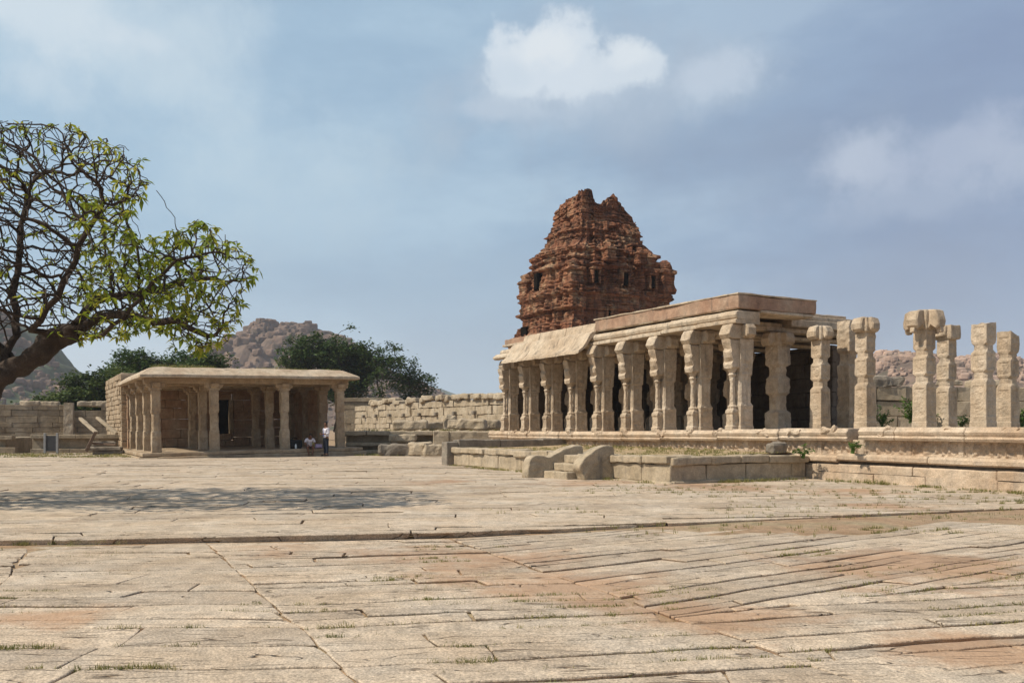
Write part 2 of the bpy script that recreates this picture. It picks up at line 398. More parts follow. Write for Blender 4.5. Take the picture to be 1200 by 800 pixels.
# ---------------------------------------------------------------- ground
def clip(poly, region):
    out = poly
    n = len(region)
    for i in range(n):
        ax, ay = region[i]; bx, by = region[(i+1) % n]
        inp = out; out = []
        if not inp: break
        def side(p): return (bx-ax)*(p[1]-ay)-(by-ay)*(p[0]-ax)
        for j in range(len(inp)):
            p, q = inp[j-1], inp[j]
            sp, sq = side(p), side(q)
            if sq >= 0:
                if sp < 0:
                    t = sp/(sp-sq); out.append((p[0]+(q[0]-p[0])*t, p[1]+(q[1]-p[1])*t))
                out.append(q)
            elif sp >= 0:
                t = sp/(sp-sq); out.append((p[0]+(q[0]-p[0])*t, p[1]+(q[1]-p[1])*t))
    return out
def parea(p): return .5*sum(p[i-1][0]*p[i][1]-p[i][0]*p[i-1][1] for i in range(len(p)))
joints = []
def slab(mb, poly, z, rnd, gmax=.03, ang=0):
    if len(poly) < 3: return
    A = parea(poly)
    if A < .05: return
    # resample
    pts = []; n = len(poly)
    for i in range(n):
        a, b = poly[i], poly[(i+1) % n]
        L = math.hypot(b[0]-a[0], b[1]-a[1])
        if L < .02: continue
        dist = max(3, min(a[1], 40)); stp = .12*dist/5
        k = max(1, int(L/stp))
        nx, ny = -(b[1]-a[1])/L, (b[0]-a[0])/L
        for j in range(k):
            t = j/k; x = a[0]+(b[0]-a[0])*t; y = a[1]+(b[1]-a[1])*t
            pts.append([x, y, nx, ny, (j == 0), abs(nx*math.sin(ang)-ny*math.cos(ang)) > .75])
    if len(pts) < 3: return
    m = len(pts); P = []
    for i in range(m):
        x, y, nx, ny, c, along = pts[i]
        if c: q = pts[i-1]; nx, ny = nx+q[2], ny+q[3]
        # shared wobble
        wx = .05*nz(x, y, 0, .9)+.018*nz(x, y, 4, 4); wy = .06*nz(x, y, 7, .8)+.018*nz(x, y, 11, 5)
        wy += .03*nz(x, y, 21, 2.2) + .012*nz(x, y, 25, 9)
        g = max(.0, gmax*(.42+1.1*nz(x, y, 30, .7)+.45*nz(x, y, 37, 3.1)))+.003
        if not along: g = max(.002, g*.35)
        if c: g += .004
        P.append((x+wx+nx*g, y+wy+ny*g, nx, ny))
        if not c and along: joints.append((x+wx, y+wy, g))
    cx = sum(p[0] for p in P)/m; cy = sum(p[1] for p in P)/m
    gmax *= .8; tx, ty = rnd.gauss(0, .003), rnd.gauss(0, .006); dz = rnd.gauss(0, .0055)
    def H(x, y): return z + dz + max(-.03, min(.03, tx*(x-cx))) + max(-.02, min(.02, ty*(y-cy)))
    V = []
    bw = .008
    for (x, y, nx, ny) in P: V.append((x+nx*bw*1.5, y+ny*bw*1.5, H(x, y)))
    for (x, y, nx, ny) in P: V.append((x+nx*bw*.35, y+ny*bw*.35, H(x, y)-bw*.45))
    for (x, y, nx, ny) in P: V.append((x, y, H(x, y)-bw*1.5))
    for (x, y, nx, ny) in P: V.append((x+nx*.10, y+ny*.10, z-.22))
    Fc = [tuple(range(m))]
    for r_ in range(3):
        for i in range(m):
            a = r_*m+i; b = r_*m+(i+1) % m
            Fc.append((a, a+m, b+m, b))
    mb.add(V, Fc)
def pave(mb, region, ang, w0, w1, l0, l1, z, seed, gmax=.03):
    rnd = random.Random(seed)
    if parea(region) < 0: region = region[::-1]
    c, s = math.cos(ang), math.sin(ang)
    loc = [(x*c+y*s, -x*s+y*c) for x, y in region]
    u0, u1 = min(p[0] for p in loc), max(p[0] for p in loc); v0, v1 = min(p[1] for p in loc), max(p[1] for p in loc)
    v = v0 - rnd.uniform(0, w0)
    while v < v1:
        w = rnd.uniform(w0, w1); u = u0-rnd.uniform(0, l1)
        sk0 = rnd.uniform(-.02, .02)
        while u < u1:
            l = rnd.uniform(l0, l1)
            k = rnd.uniform(-.12, .12)
            q = [(u, v), (u+l, v), (u+l+k, v+w), (u+(getattr(pave, 'k', 0)), v+w)]
            pave.k = k
            poly = clip([(a*c-b*s, a*s+b*c) for a, b in q], region)
            if poly: slab(mb, poly, z, rnd, gmax, ang)
            u += l
        pave.k = 0
        v += w
pv = MB()
STEP = .07
pave(pv, [(-16,2.2), (-2.15,2.2), (-6.3,11.45), (-16,9.9)], -.02, .22, .62, 1.6, 5.5, 0, 11, .017)
pave(pv, [(-2.15,2.2), (.6,2.2), (-4.1,11.83), (-6.3,11.45)], .03, .2, .62, 1.8, 5.5, 0, 12, .017)
pave(pv, [(.6,2.2), (3.5,2.2), (-.9,12.35), (-4.1,11.83)], .20, .16, .45, 1.6, 5.0, 0, 13, .021)
pave(pv, [(1.35,7.2), (18,15.3), (18,19.2), (-.9,12.35)], .60, .16, .34, 2.2, 7.0, 0, 14, .026)
pave(pv, [(3.5,2.2), (18,2.2), (18,15.3), (1.35,7.2)], .24, .16, .45, 1.6, 5.5, 0, 15, .022)
pave(pv, [(-26,8.37), (-.9,12.5), (18,19.4), (18,24), (6,36), (-26,33)], .14, .28, .8, 1.2, 5.0, STEP, 16, .014)
pave(pv, [(-26,33), (6,36), (-4,60), (-30,50)], .12, .5, 1.1, 1.5, 4, STEP, 18, .02)
tag(pv.build('paving', M['paving']), 'uneven sheet of weathered granite slabs covering the courtyard', kind='structure')
# earth below the slabs, out to the horizon
g = MB()
R = [2.0, 4, 6, 8, 10, 12, 15, 18, 22, 27, 33, 40, 50, 65, 85, 120, 180, 260, 400, 600, 900, 1400, 2200, 3500]
def gp(i, j, n=96):
    a = 2*math.pi*i/n; r = R[j]; x, y = r*math.cos(a), r*math.sin(a)
    z = -.03 + .025*nz(x, y, 0, .9) if r < 60 else -.05
    if y > 12.4+.18*x and r < 40 and abs(x) < 30: z = max(z, STEP-.045+.02*nz(x, y, 0, .6))
    if r >= 18: z = max(z, .03)
    return (x, y, z)
Vg = [gp(i, j) for j in range(len(R)) for i in range(96)]
Fg = [(j*96+i, j*96+(i+1) % 96, (j+1)*96+(i+1) % 96, (j+1)*96+i) for j in range(len(R)-1) for i in range(96)]
Fg = [f[::-1] for f in Fg]
Fg.append(tuple(range(96)))
g.add(Vg, Fg)
tag(g.build('ground', M['soil']), 'dry reddish earth under and beyond the paving', kind='structure')
# grass and weeds in joints
gr = MB()
def blade(mb, x, y, z, h, w, az, bend):
    dx, dy = math.cos(az), math.sin(az); px, py = -dy, dx
    V = [(x-px*w, y-py*w, z), (x+px*w, y+py*w, z), (x+dx*bend*.4+px*w*.7, y+dy*bend*.4+py*w*.7, z+h*.6), (x+dx*bend*.4-px*w*.7, y+dy*bend*.4-py*w*.7, z+h*.6), (x+dx*bend, y+dy*bend, z+h)]
    mb.add(V, [(0,1,2,3), (3,2,4)])
def tuft(mb, x, y, z, n, spread, h, w=.004):
    for _ in range(n):
        a = random.uniform(0, 6.28); r = spread*math.sqrt(random.random())
        hh = h*random.uniform(.4, 1.2)
        blade(mb, x+r*math.cos(a), y+r*math.sin(a), z, hh, w, random.uniform(0, 6.28), hh*random.uniform(.1, .9))
rj = random.Random(5)
rj.shuffle(joints)
cnt = 0
for (x, y, g_) in joints:
    if y > 34 or abs(x) > .62*y+1 or cnt > 12000: continue
    p = nz(x, y, 50, .35)*1.6 + nz(x, y, 60, 1.3)*.8
    bias = .0 if x > -1 else .16
    if y > 12 : bias += .12
    ml_ = 12.5+(.37 if x > -.9 else .165)*(x+.9)
    if abs(y-ml_) < .22: bias -= .25
    for (xa, ya, xb, yb) in ((-6.3,11.45,-2.15,2.2), (-4.1,11.83,.6,2.2), (-.9,12.35,3.5,2.2)):
        t_ = (y-ya)/(yb-ya)
        if 0 < t_ < 1 and abs(x-(xa+(xb-xa)*t_)) < .12: bias -= .35
    if p > bias and g_ > .003:
        zz = -.04 if y < 12.4+.25*x else STEP-.05
        k = min(1, (p-bias)*2.2)
        tuft(gr, x, y, zz+.01, int(3+12*k*rj.random()), .03+.05*k, .035+.035*k*rj.random(), .0022)
        cnt += 1
for (px, py, n, rr) in [(690,702,60,.34),(720,712,30,.25),(540,642,30,.25),(512,655,22,.2),(752,694,26,.3),(1066,622,40,.3),(920,646,35,.35),(1180,712,45,.3),(1195,728,30,.25),(880,768,35,.25),(555,779,14,.12),(545,757,10,.08),(40,690,14,.15),(22,640,12,.12),(470,678,16,.15),(25,750,22,.12),(190,770,18,.12),(85,790,14,.08),(170,742,8,.08),(330,712,16,.2),(360,740,10,.1),(15,700,10,.05),(1090,575,40,.8),(920,578,40,1.2),(840,572,50,1.5),(1000,590,40,1.2),(640,720,14,.1),(700,735,20,.3),(1050,690,20,.4),(1110,670,24,.5),(960,600,34,1.0),(1140,584,40,.6),(1186,588,30,.4),(760,575,30,1.0),(830,620,20,.8), (480,700,9,.08), (640,600,12,.5)]:
    z_ = STEP if py < 622 else .0
    d = F*(EYE-z_)/(py-HZ); X = (px-600)/F*d
    near_ = [q for q in joints if abs(q[0]-X) < rr*2.2 and abs(q[1]-d) < rr*1.1]
    if not near_: near_ = sorted(joints, key=lambda q: (q[0]-X)**2+(q[1]-d)**2)[:8]
    for _ in range(int(n*2.4)):
        q = random.choice(near_)
        tuft(gr, q[0]+random.gauss(0, .06), q[1]+random.gauss(0, .022), z_-.015, 9, .04, (.022+.025*random.random())*(1 if py > 640 else 1.8), .0022+.0001*d)
tag(gr.build('grass', M['grass']), 'dry and green grass growing in the joints of the paving', 'grass', kind='stuff')
# ---------------------------------------------------------------- long platform of the hall
PZ = 1.55
def platz(t): return PZ - .012*max(0, t-4) if t < 15 else PZ - .132 - .003*(t-15)
def hall_thing(name, label, cat, v, t, z=0, group=None, rz=0): x, y = hall(v, t); return thing(name, label, cat, (x, y, z), TH+rz, group)
def course(mb, prof, t0, t1, seed, gap=.012, l0=1.2, l1=3.0, zf=None, v=0.0, axis='x'):
    rnd = random.Random(seed); t = t0
    while t < t1-.05:
        l = min(rnd.uniform(l0, l1), t1-t)
        if t1-t-l < .5: l = t1-t
        dz = rnd.uniform(-.012, .012); dv = rnd.uniform(-.015, .015)
        zz = (zf(t+l/2) if zf else 0)+dz
        prism(mb, [(a+v+dv, b+zz) for a, b in prof], t+gap/2, t+l-gap/2, axis, bev=.02, rough=.012, seed=rnd.uniform(0, 50), step=.3)
        t += l
plat = thing('stone_platform', 'long carved granite platform carrying the pillared hall and the lone pillars', 'platform', (P0[0], P0[1], 0), TH)
dzf = lambda t: platz(t)-PZ
BACK = 1.2
m = MB()
course(m, [(BACK,-.2), (-.06,-.2), (-.06,.30), (BACK,.30)][::-1], -8, 26, 1, l0=1.5, l1=3.2)
course(m, [(BACK,.31), (-.02,.31), (-.02,.50), (.02,.545), (BACK,.545)][::-1], -8, 26, 2, l0=1.5, l1=3.2)
m.build('base_course', M['plat'], plat)
m = MB()
course(m, [(BACK,.62), (-.05,.62), (-.10,.66), (-.10,.76), (-.04,.82), (BACK,.82)][::-1], -8, 26, 3, l0=1.8, l1=3.4, zf=dzf)
m.build('ledge_course', M['plat'], plat)
# carved frieze : real relief
m = MB()
def frz(i, j):
    t = -8+34*i; z = .80+.43*j + dzf(t)
    ph = t % 1.45
    pil = ph < .16
    edge = min(j, 1-j)
    d = 0
    if pil: d = .07
    elif .12 < j < .88:
        w = abs(fb(t, 3, z, 3.4, 3)); fg = max(0, 1-abs(((t*4.2+nz(t,1,0,2)) % 1)-.5)*2.9)*max(0, 1-abs(j-.5-.12*nz(t,5,0,5))*2.0); d = .02+.10*fg + .05*max(0, .4-w) + .03*nz(t, 9, z, 11)
    else: d = .045
    return (.13-d, t, z)
grid(m, 1100, 12, frz)
m.f = [f[::-1] for f in m.f]
rbox(m, (1.1, 9, .7), (1.6, 33.9, 1.2), rough=0, step=5)
m.build('frieze', M['plat'], plat)
m = MB()
cprof = [(BACK+.3,1.20), (0,1.20), (-.12,1.205), (-.16,1.27), (-.13,1.32), (-.16,1.37), (-.18,1.43), (-.14,1.475), (-.12,1.50), (-.09,1.55), (BACK+.3,1.55)][::-1]
course(m, cprof, 4.75, 25.9, 5, l0=1.7, l1=3.0, zf=dzf)
course(m, [(a-.05, b+.01) for a, b in cprof], -8, 4.35, 6, l0=1.7, l1=3.0)
m.build('cornice', M['plat'], plat)
# worn carved bosses along the top of the cornice
rr = random.Random(3)
t = -3.0
while t < 25.5:
    m = MB()
    def bossfn(x, y, z): return (x, y, z + .05*math.sin(y*16+t))
    rbox(m, (-.10, 0, 0), (.15, .46, .14), r=.06, step=.06, rough=.07, fr=7, fn=bossfn)
    o = m.build('carved_boss', M['plat'], plat); o.location = (0, t, 1.46+dzf(t))
    t += rr.uniform(1.2, 2.2)
m = MB()
def flo(i, j):
    v = 1.3+16*i; t = -12+38*j
    return (v, t, platz(t)-.012+.02*nz(v, t, 0, .5))
grid(m, 20, 40, flo); m.build('floor_slab', M['terr'], plat)
m = MB()
box(m, .3, 17.3, 25.3, 25.95, -.2, 1.38, rough=.02, step=.6)
m.build('end_wall', M['plat'], plat)

# ---------------------------------------------------------------- capitals and pillars
def capital_mesh(reach=.62, h=.46, w=.42, arms=4, seed=0):
    mb = MB()
    q_ = .26 if reach < .6 else .34
    box(mb, -q_, q_, -q_, q_, .0, h, r=.05, rough=.03, step=.12, fr=4)
    prof = [(.2,.02), (q_,.04), (q_+.04,.12), (reach-.08,.02), (reach,.10), (reach+.02,.25), (reach-.06,h-.04), (reach-.16,h), (.2,h)]
    for k in range(arms):
        t = MB(); prism(t, prof, -w/2, w/2, 'x', bev=.035, rough=.03, seed=seed+k*5.1, step=.1)
        a = k*math.pi/2; c_, s_ = math.cos(a), math.sin(a)
        mb.add([(x*c_-y*s_, x*s_+y*c_, z) for x, y, z in t.v], t.f)
    # central scroll band on each arm
    return mb
def carved_shaft(H, w=.30, seed=0, top=True, lean=(0,0)):
    """square shaft with two octagonal necks, three carved blocks"""
    mb = MB()
    n = w*.86
    secs = [(0,w*1.06,w*1.06,.01), (H*.06,w*1.05,w*1.05,.01), (H*.07,w,w,.01), (H*.44,w*.97,w*.97,.01), (H*.46,w*.93,w*.93,.06), (H*.475,n,n,n*.42), (H*.53,n,n,n*.42), (H*.545,w*.93,w*.93,.05), (H*.56,w*.96,w*.96,.01),
            (H*.72,w*.95,w*.95,.01), (H*.735,w*.9,w*.9,.06), (H*.75,n,n,n*.42), (H*.79,n,n,n*.42), (H*.80,w*.9,w*.9,.05), (H*.815,w*.93,w*.93,.01), (H,w*.92,w*.92,.015)]
    loft(mb, dense(secs, .04), m=12, rough=.011, fr=2.0, carve=.012, seed=seed, lean=lean, panels=((.09*H,.43*H), (.56*H,.715*H), (.82*H,.975*H)))
    return mb
lone = [ # px x, depth, capital?, total height, w, label
 (961, 29.0, 4, 3.36, .235, 'tall square pillar with cross capital nearest the roofed hall at its open corner'),
 (1014, 27.6, 4, 3.46, .235, 'lone carved pillar with blunt bracket capital, first to the right of the hall'),
 (1083, 25.5, 5, 3.40, .235, 'tallest lone pillar, crowned by a drooping curled bracket capital'),
 (1152, 24.0, 0, 2.86, .235, 'broken square pillar without capital, right of the green weed by the block wall'),
 (1109, 29.0, 3, 3.38, .235, 'lone pillar with plain block capital standing close behind the tallest pillar'),
 (1181, 26.9, 0, 2.86, .235, 'rightmost shorter broken pillar with slanting bare top'),
]
for i, (px, d, cap, H, w, lab) in enumerate(lone):
    X = (px-600)/F*d
    t = thing('stone_pillar', lab, 'pillar', (X, d, PZ-.02), TH, 'freestanding carved pillars on the platform')
    ch = .46 if cap in (4, 3) else (.56 if cap == 5 else 0)
    sh = carved_shaft(H-ch, w, seed=i*11.3+2, lean=(random.uniform(-.006,.006), random.uniform(-.006,.006)))
    if cap == 0:
        for q, p in enumerate(sh.v):
            if p[2] > (H-.45): sh.v[q] = (p[0]*1.04, p[1]*1.04, p[2] + .10*(p[0]/w)*( -1 if i == 5 else .3) + .05*nz(p[0], p[1], i, 5) if p[2] > H-.02 else p[2])
    s_ = sh.build('shaft', M['hall'], t)
    if cap:
        mb = MB()
        if cap == 3:
            box(mb, -.26, .26, -.34, .34, 0, ch, r=.05, rough=.04, step=.12, fr=3)
            box(mb, -.36, .36, -.22, .22, .08, ch-.03, r=.05, rough=.04, step=.12, fr=3)
        elif cap == 5:
            mb = capital_mesh(.56, .56, .36, 4, seed=i)
            for k in range(4):
                a = k*math.pi/2
                rbox(mb, (.50*math.cos(a), .50*math.sin(a), -.01), (.13, .16, .15), r=.06, step=.08, rough=.03, fr=5)
        else: mb = capital_mesh(.42, ch, .36, 4, seed=i)
        c = mb.build('capital', M['hall'], t); c.location = (0, 0, H-ch)
# ---------------------------------------------------------------- hall
hallr = hall_thing('temple_hall', 'long open pillared granite hall with flat roof and red plaster parapet', 'hall', 0, 9.28, 0)
# local: x = v, y = t-9.28
T0 = 9.28
def pier_meshes():
    H = 3.40-.47
    body = MB(); n = .24
    secs = [(0,.30,.29,.01), (.10,.30,.29,.01), (.14,.28,.27,.01), (.72,.27,.26,.01), (.78,.285,.275,.01), (.84,.265,.25,.03), (.9,.25,.235,.05), (1.75,.245,.23,.05), (1.8,.26,.25,.02), (2.15,.265,.26,.01), (2.3,.28,.28,.01), (H,.29,.29,.01)]
    loft(body, dense(secs, .06), m=10, rough=.012, fr=2, carve=.02, cx=.02, seed=3, panels=((.18,.70), (1.0,1.7), (1.82,2.2)))
    # engaged rear half that makes the pier deep
    col_ = MB()
    secs = [(0,.17,.19,.01), (.12,.17,.19,.01), (.16,.14,.16,.01), (.5,.135,.15,.01), (.56,.165,.18,.02), (.64,.16,.17,.03), (.70,.12,.13,.05), (.76,.135,.14,.05), (.82,.085,.09,.035), (1.0,.075,.08,.03), (1.55,.07,.075,.03), (1.72,.085,.09,.035), (1.78,.12,.12,.05), (1.84,.08,.085,.03), (1.92,.12,.13,.05), (2.0,.15,.16,.03)]
    loft(col_, dense(secs, .05), m=4, rough=.012, fr=5, carve=.03, cx=-.36, seed=5)
    # corbel (worn rearing beast) from colonnette to capital
    cor = MB()
    prof = [(-.20,1.98), (-.54,1.98), (-.57,2.10), (-.50,2.20), (-.56,2.34), (-.61,2.52), (-.54,2.62), (-.62,2.78), (-.64,H), (-.1,H)][::-1]
    prism(cor, prof, -.20, .20, 'x', bev=.05, rough=.05, seed=2, step=.08)
    cap = MB()
    prof = [(-.66,.02), (-.74,.14), (-.66,.34), (-.58,.47), (.24,.47), (.24,.0), (-.58,.0)]
    prism(cap, prof, -.24, .24, 'x', bev=.03, rough=.02, seed=1, step=.12)
    # arms along the facade
    for sg in (-1, 1):
        t = MB(); prism(t, [(.1,.02), (.30,.02), (.36,.10), (.44,.05), (.52,.14), (.52,.36), (.44,.47), (.1,.47)], -.19, .19, 'x', bev=.03, rough=.02, seed=4+sg, step=.12)
        cap.add([(-y*sg-.0, x*sg, z) for x, y, z in t.v], t.f)
    t = MB(); prism(t, [(.1,.02), (.36,.02), (.50,.14), (.46,.47), (.1,.47)], -.18, .18, 'x', bev=.03, rough=.02, seed=9, step=.12)
    cap.add(t.v, t.f)
    return body, col_, cor, cap
bm_, cm_, om_, pm_ = pier_meshes()
pr = [bm_.build('pier', M['hall'], hallr), cm_.build('colonnette', M['hall']), om_.build('corbel', M['hall']), pm_.build('capital', M['hall'])]
for o in pr[1:]: o.parent = pr[0]
pr[3].location = (0, 0, 3.40-.47)
def place_pier(k):
    o = pr[0] if k == 0 else copy_tree(pr[0], hallr)
    dt = 1.90*k
    o.location = (.40, dt+.12, platz(T0+dt)-.01)
    if k >= 5:
        for c in o.children:
            if c.name.startswith('capital'): c.scale = (.82, .9, .9)
    return o
for k in range(9): place_pier(k)
# inner columns
ic = MB(); n_ = .24
loft(ic, dense([(0,.33,.33,.01), (.6,.32,.32,.01), (.7,.25,.25,.09), (1.2,.25,.25,.09), (1.3,.30,.30,.01), (1.8,.30,.30,.01), (1.9,.25,.25,.09), (2.2,.25,.25,.09), (2.3,.31,.31,.01), (2.95,.31,.31,.01)], .09), m=5, rough=.02, carve=.05, seed=8)
icap = capital_mesh(.62, .46, .4, 4, 7)
ib = ic.build('inner_pillar', M['hall'], hallr); icp = icap.build('capital', M['hall'], ib); icp.location = (0, 0, 2.94)
first = True
for v in (3.1, 6.6):
    for k in range(0 if v > 3 else 0, 9):
        if v == 6.6 and k < 3: continue
        o = ib if first else copy_tree(ib, hallr); first = False
        yy_ = 1.15 if k == 0 else 3.28+2.18*(k-1)
        if v > 4: yy_ = 1.9*k+.6
        if yy_ > 15.2: bpy.data.objects.remove(o.children[0]); bpy.data.objects.remove(o); continue
        o.location = (v+(.05 if v == 3.1 else -.2), yy_, platz(T0+yy_)-.01)
# big plain pier at the right end of the inner block
m = MB(); loft(m, dense([(0,.27,.27,.01), (2.2,.26,.26,.01), (2.25,.22,.22,.05), (2.6,.22,.22,.05), (2.7,.28,.28,.01), (3.75,.27,.27,.01)], .1), m=6, rough=.03, carve=.05, seed=31)
o = m.build('end_pier', M['hall'], hallr); o.location = ((((994-600)/F*30.6)-P0[0])*VX+(30.6-P0[1])*VY, -((((994-600)/F*30.6)-P0[0]))*VY+(30.6-P0[1])*VX-T0, PZ-.05)
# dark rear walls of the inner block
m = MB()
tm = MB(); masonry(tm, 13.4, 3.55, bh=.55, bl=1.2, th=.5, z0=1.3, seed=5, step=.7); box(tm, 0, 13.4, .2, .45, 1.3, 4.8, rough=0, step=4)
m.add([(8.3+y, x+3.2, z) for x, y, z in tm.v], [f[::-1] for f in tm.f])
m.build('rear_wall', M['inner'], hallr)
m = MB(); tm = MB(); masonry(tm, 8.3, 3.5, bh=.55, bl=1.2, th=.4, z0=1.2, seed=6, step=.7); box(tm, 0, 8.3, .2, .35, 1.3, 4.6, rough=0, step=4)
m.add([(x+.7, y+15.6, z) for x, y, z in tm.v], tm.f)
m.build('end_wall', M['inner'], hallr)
# beams
Zc = PZ+3.40
tilt = lambda t: dzf(t+T0)*.9
m = MB()
course(m, [(-.14,Zc+.0), (-.17,Zc+.02), (-.17,Zc+.11), (-.12,Zc+.14), (.9,Zc+.14), (.9,Zc)], -.25, 15.55, 21, l0=1.85, l1=1.95, zf=tilt, gap=.01)
m.build('architrave', M['hallsm'], hallr)
m = MB()
course(m, [(-.06,Zc+.15), (-.12,Zc+.20), (-.15,Zc+.29), (-.12,Zc+.38), (-.04,Zc+.43), (.9,Zc+.43), (.9,Zc+.15)], -.26, 15.5, 22, l0=1.7, l1=3.4, zf=tilt, gap=.012)
# return of the cornice over the open end
tm = MB(); prism(tm, [(-.20,Zc+.30), (-.26,Zc+.33), (-.26,Zc+.40), (-.18,Zc+.425), (.55,Zc+.425), (.55,Zc+.30)], .95, 3.35, 'y', bev=.02, rough=.012, seed=3)
m.v += []; m.add(tm.v, tm.f)
m.build('cornice', M['hallsm'], hallr)
# end lintels (run across the open end)
m = MB()
box(m, .95, 3.5, 1.25, 1.7, Zc-.0, Zc+.29, rough=.015, step=.4)
box(m, .9, 3.1, 1.8, 2.2, Zc-.30, Zc-.02, rough=.02, step=.3)
for k in range(1, 9): box(m, .5, 8.3, 1.9*k-.25, 1.9*k+.25, Zc-.14+tilt(1.9*k), Zc-.02+tilt(1.9*k), rough=.01, step=.8)
m.build('beam', M['hallsm'], hallr)
# roof slabs
m = MB()
box(m, .0, 3.6, -.1, 15.5, Zc+.42, Zc+.52, rough=.01, step=1)
box(m, 3.55, 6.4, .9, 15.5, Zc+.15, Zc+.42, rough=.01, step=1)
box(m, .3, 8.4, 1.2, 15.6, Zc-.02, Zc+.14, rough=.01, step=1)
m.build('roof_slab', M['hallsm'], hallr)
m = MB()
def par(mb, x0, x1, y0, y1, z0, z1, sd):
    box(mb, x0, x1, y0, y1, z0, z1, r=.03, rough=.035, step=.25, fr=1.4, seed=sd)
par(m, -.02, 3.52, -.22, 7.75, Zc+.435, Zc+.88, 3)
m.build('plaster_parapet', M['plaster'], hallr)
m = MB()
rbox(m, (1.75, 3.8, Zc+.90), (3.62, 8.06, .05), r=.02, rough=.02, step=.3)
m.build('parapet_coping', M['hallsm'], hallr)
m = MB()
box(m, 3.6, 6.9, .95, 8, Zc+.43, Zc+.58, rough=.03, step=.3, r=.03)
box(m, 3.3, 6.6, 1.1, 7.9, Zc+.59, Zc+.70, rough=.03, step=.3, r=.03)
course(m, [(-.02,Zc+.43), (-.06,Zc+.5), (-.02,Zc+.66), (.04,Zc+.86), (.5,Zc+.86), (.5,Zc+.43)], 7.8, 13.45, 29, l0=1.6, l1=2.6, zf=lambda t: tilt(t)*.6)
m.build('rear_parapet', M['hallsm'], hallr)
m = MB(); box(m, .1, 3.5, 13.5, 15.45, Zc+.43, Zc+.78, rough=.04, step=.3, r=.04)
m.build('end_block', M['plaster'], hallr)
# curved stone eave
m = MB()
outer = []; 
prof_top = [(.0, .54), (-.14,.53), (-.26,.46), (-.37,.30), (-.48,.08), (-.62,-.12), (-.82,-.27)]
prof_bot = [(-.84,-.37), (-.64,-.26), (-.44,-.08), (-.31,.12), (-.20,.29), (-.12,.34), (.0,.34)]
prof = [(a, Zc+b) for a, b in prof_top+prof_bot]
for (a, b) in ((7.75, 10.0), (10.01, 12.2), (12.21, 14.1)):
    prism(m, [(x, z+tilt((a+b)/2)*.8-.0*a) for x, z in prof], a, b, 'x', bev=.02, rough=.03, seed=a*3, step=.2)
m.build('stone_eave', M['hallsm'], hallr)
m = MB()
course(m, [(-.35,Zc-.06), (-.46,Zc-.0), (-.46,Zc+.06), (-.30,Zc+.2), (-.13,Zc+.2), (-.13,Zc-.06)], 14.15, 15.6, 39, zf=tilt)
m.build('eave_stub', M['hallsm'], hallr)
# ---------------------------------------------------------------- terrace in front
TZ = .78
terr = hall_thing('stone_terrace', 'low L shaped granite terrace with earth top in front of the hall', 'terrace', -5.15, 6.2, 0)
# local x = v+5.15, y = t-6.2
m = MB()
def twall(mb, L, seed, ax):
    tb = MB()
    rnd = random.Random(seed); 
    x = 0
    while x < L-.3:
        l = min(rnd.uniform(.9, 2.3), L-x)
        if L-x-l < .5: l = L-x
        box(tb, x+.006, x+l-.006, -.01+rnd.uniform(-.015,.015), .5, .10, TZ-.22, r=.025, rough=.02, step=.25)
        x += l
    if ax == 'x': mb.add(tb.v, tb.f)
    else: mb.add([(y, x_, z) for x_, y, z in tb.v], [f[::-1] for f in tb.f])
def tcourse(mb, L, z0, z1, out, seed, ax, l0=1.2, l1=2.4, rgh=.03, start=0, skips=()):
    tb = MB(); rnd = random.Random(seed); x = start
    while x < L-.3:
        l = min(rnd.uniform(l0, l1), L-x)
        if L-x-l < .5: l = L-x
        if not any(a < x+l/2 < b for a, b in skips):
            dz = rnd.uniform(-.02, .02)
            box(tb, x+.006, x+l-.006, -out+rnd.uniform(-.03,.03), .75, z0+(dz if z0 > .3 else 0), z1+dz, r=.035, rough=rgh, step=.22)
        x += l
    if ax == 'x': mb.add(tb.v, tb.f)
    else: mb.add([(y, x_, z) for x_, y, z in tb.v], [f[::-1] for f in tb.f])
twall(m, 5.0, 3, 'x'); twall(m, 13.2, 4, 'y')
m.build('wall_blocks', M['terr'], terr)
m = MB(); tcourse(m, 5.05, -.2, .13, .13, 5, 'x'); tcourse(m, 13.2, -.2, .10, .10, 6, 'y', start=-.1)
m.build('footing', M['terr'], terr)
m = MB(); tcourse(m, 5.05, TZ-.21, TZ+.0, .09, 7, 'x', 1.0, 2.0, .04); tcourse(m, 13.2, TZ-.20, TZ, .10, 8, 'y', .9, 1.9, .045, start=.0)
m.build('coping', M['terr'], terr)
m = MB()
grid(m, 24, 60, lambda i, j: (.6+4.6*i, .6+12.7*j, TZ-.06+.05*nz(i*5, j*14, 0, 1.1)+.10*i))
m.build('earth_top', M['terrtop'], terr)
# grass on the terrace
m = MB()
for _ in range(1500):
    i = random.random(); j = random.random()
    if nz(i*5, j*14, 3, .8) < -.08: continue
    tuft(m, .3+4.7*i, .3+12.8*j, TZ-.05+.10*i, 6, .07, .07, .006)
tag(m.build('terrace_grass', M['grass'], loc=tuple(terr.location), rz=TH), 'short dry grass covering the earth top of the low terrace', 'grass', kind='stuff')
# grey cross wall at the far end of the terrace
cw = hall_thing('grey_slab_wall', 'low dark grey slab wall closing the far end of the terrace', 'wall', -5.45, 19.55)
m = MB(); x = 0
for l, h in ((.5, 1.0), (1.9, 1.08), (2.0, 1.06), (1.25, 1.1)):
    box(m, x+.005, x+l-.005, -.2, .35, -.2, h, r=.04, rough=.03, step=.3); x += l
m.build('wall_slab', M['grey'], cw)
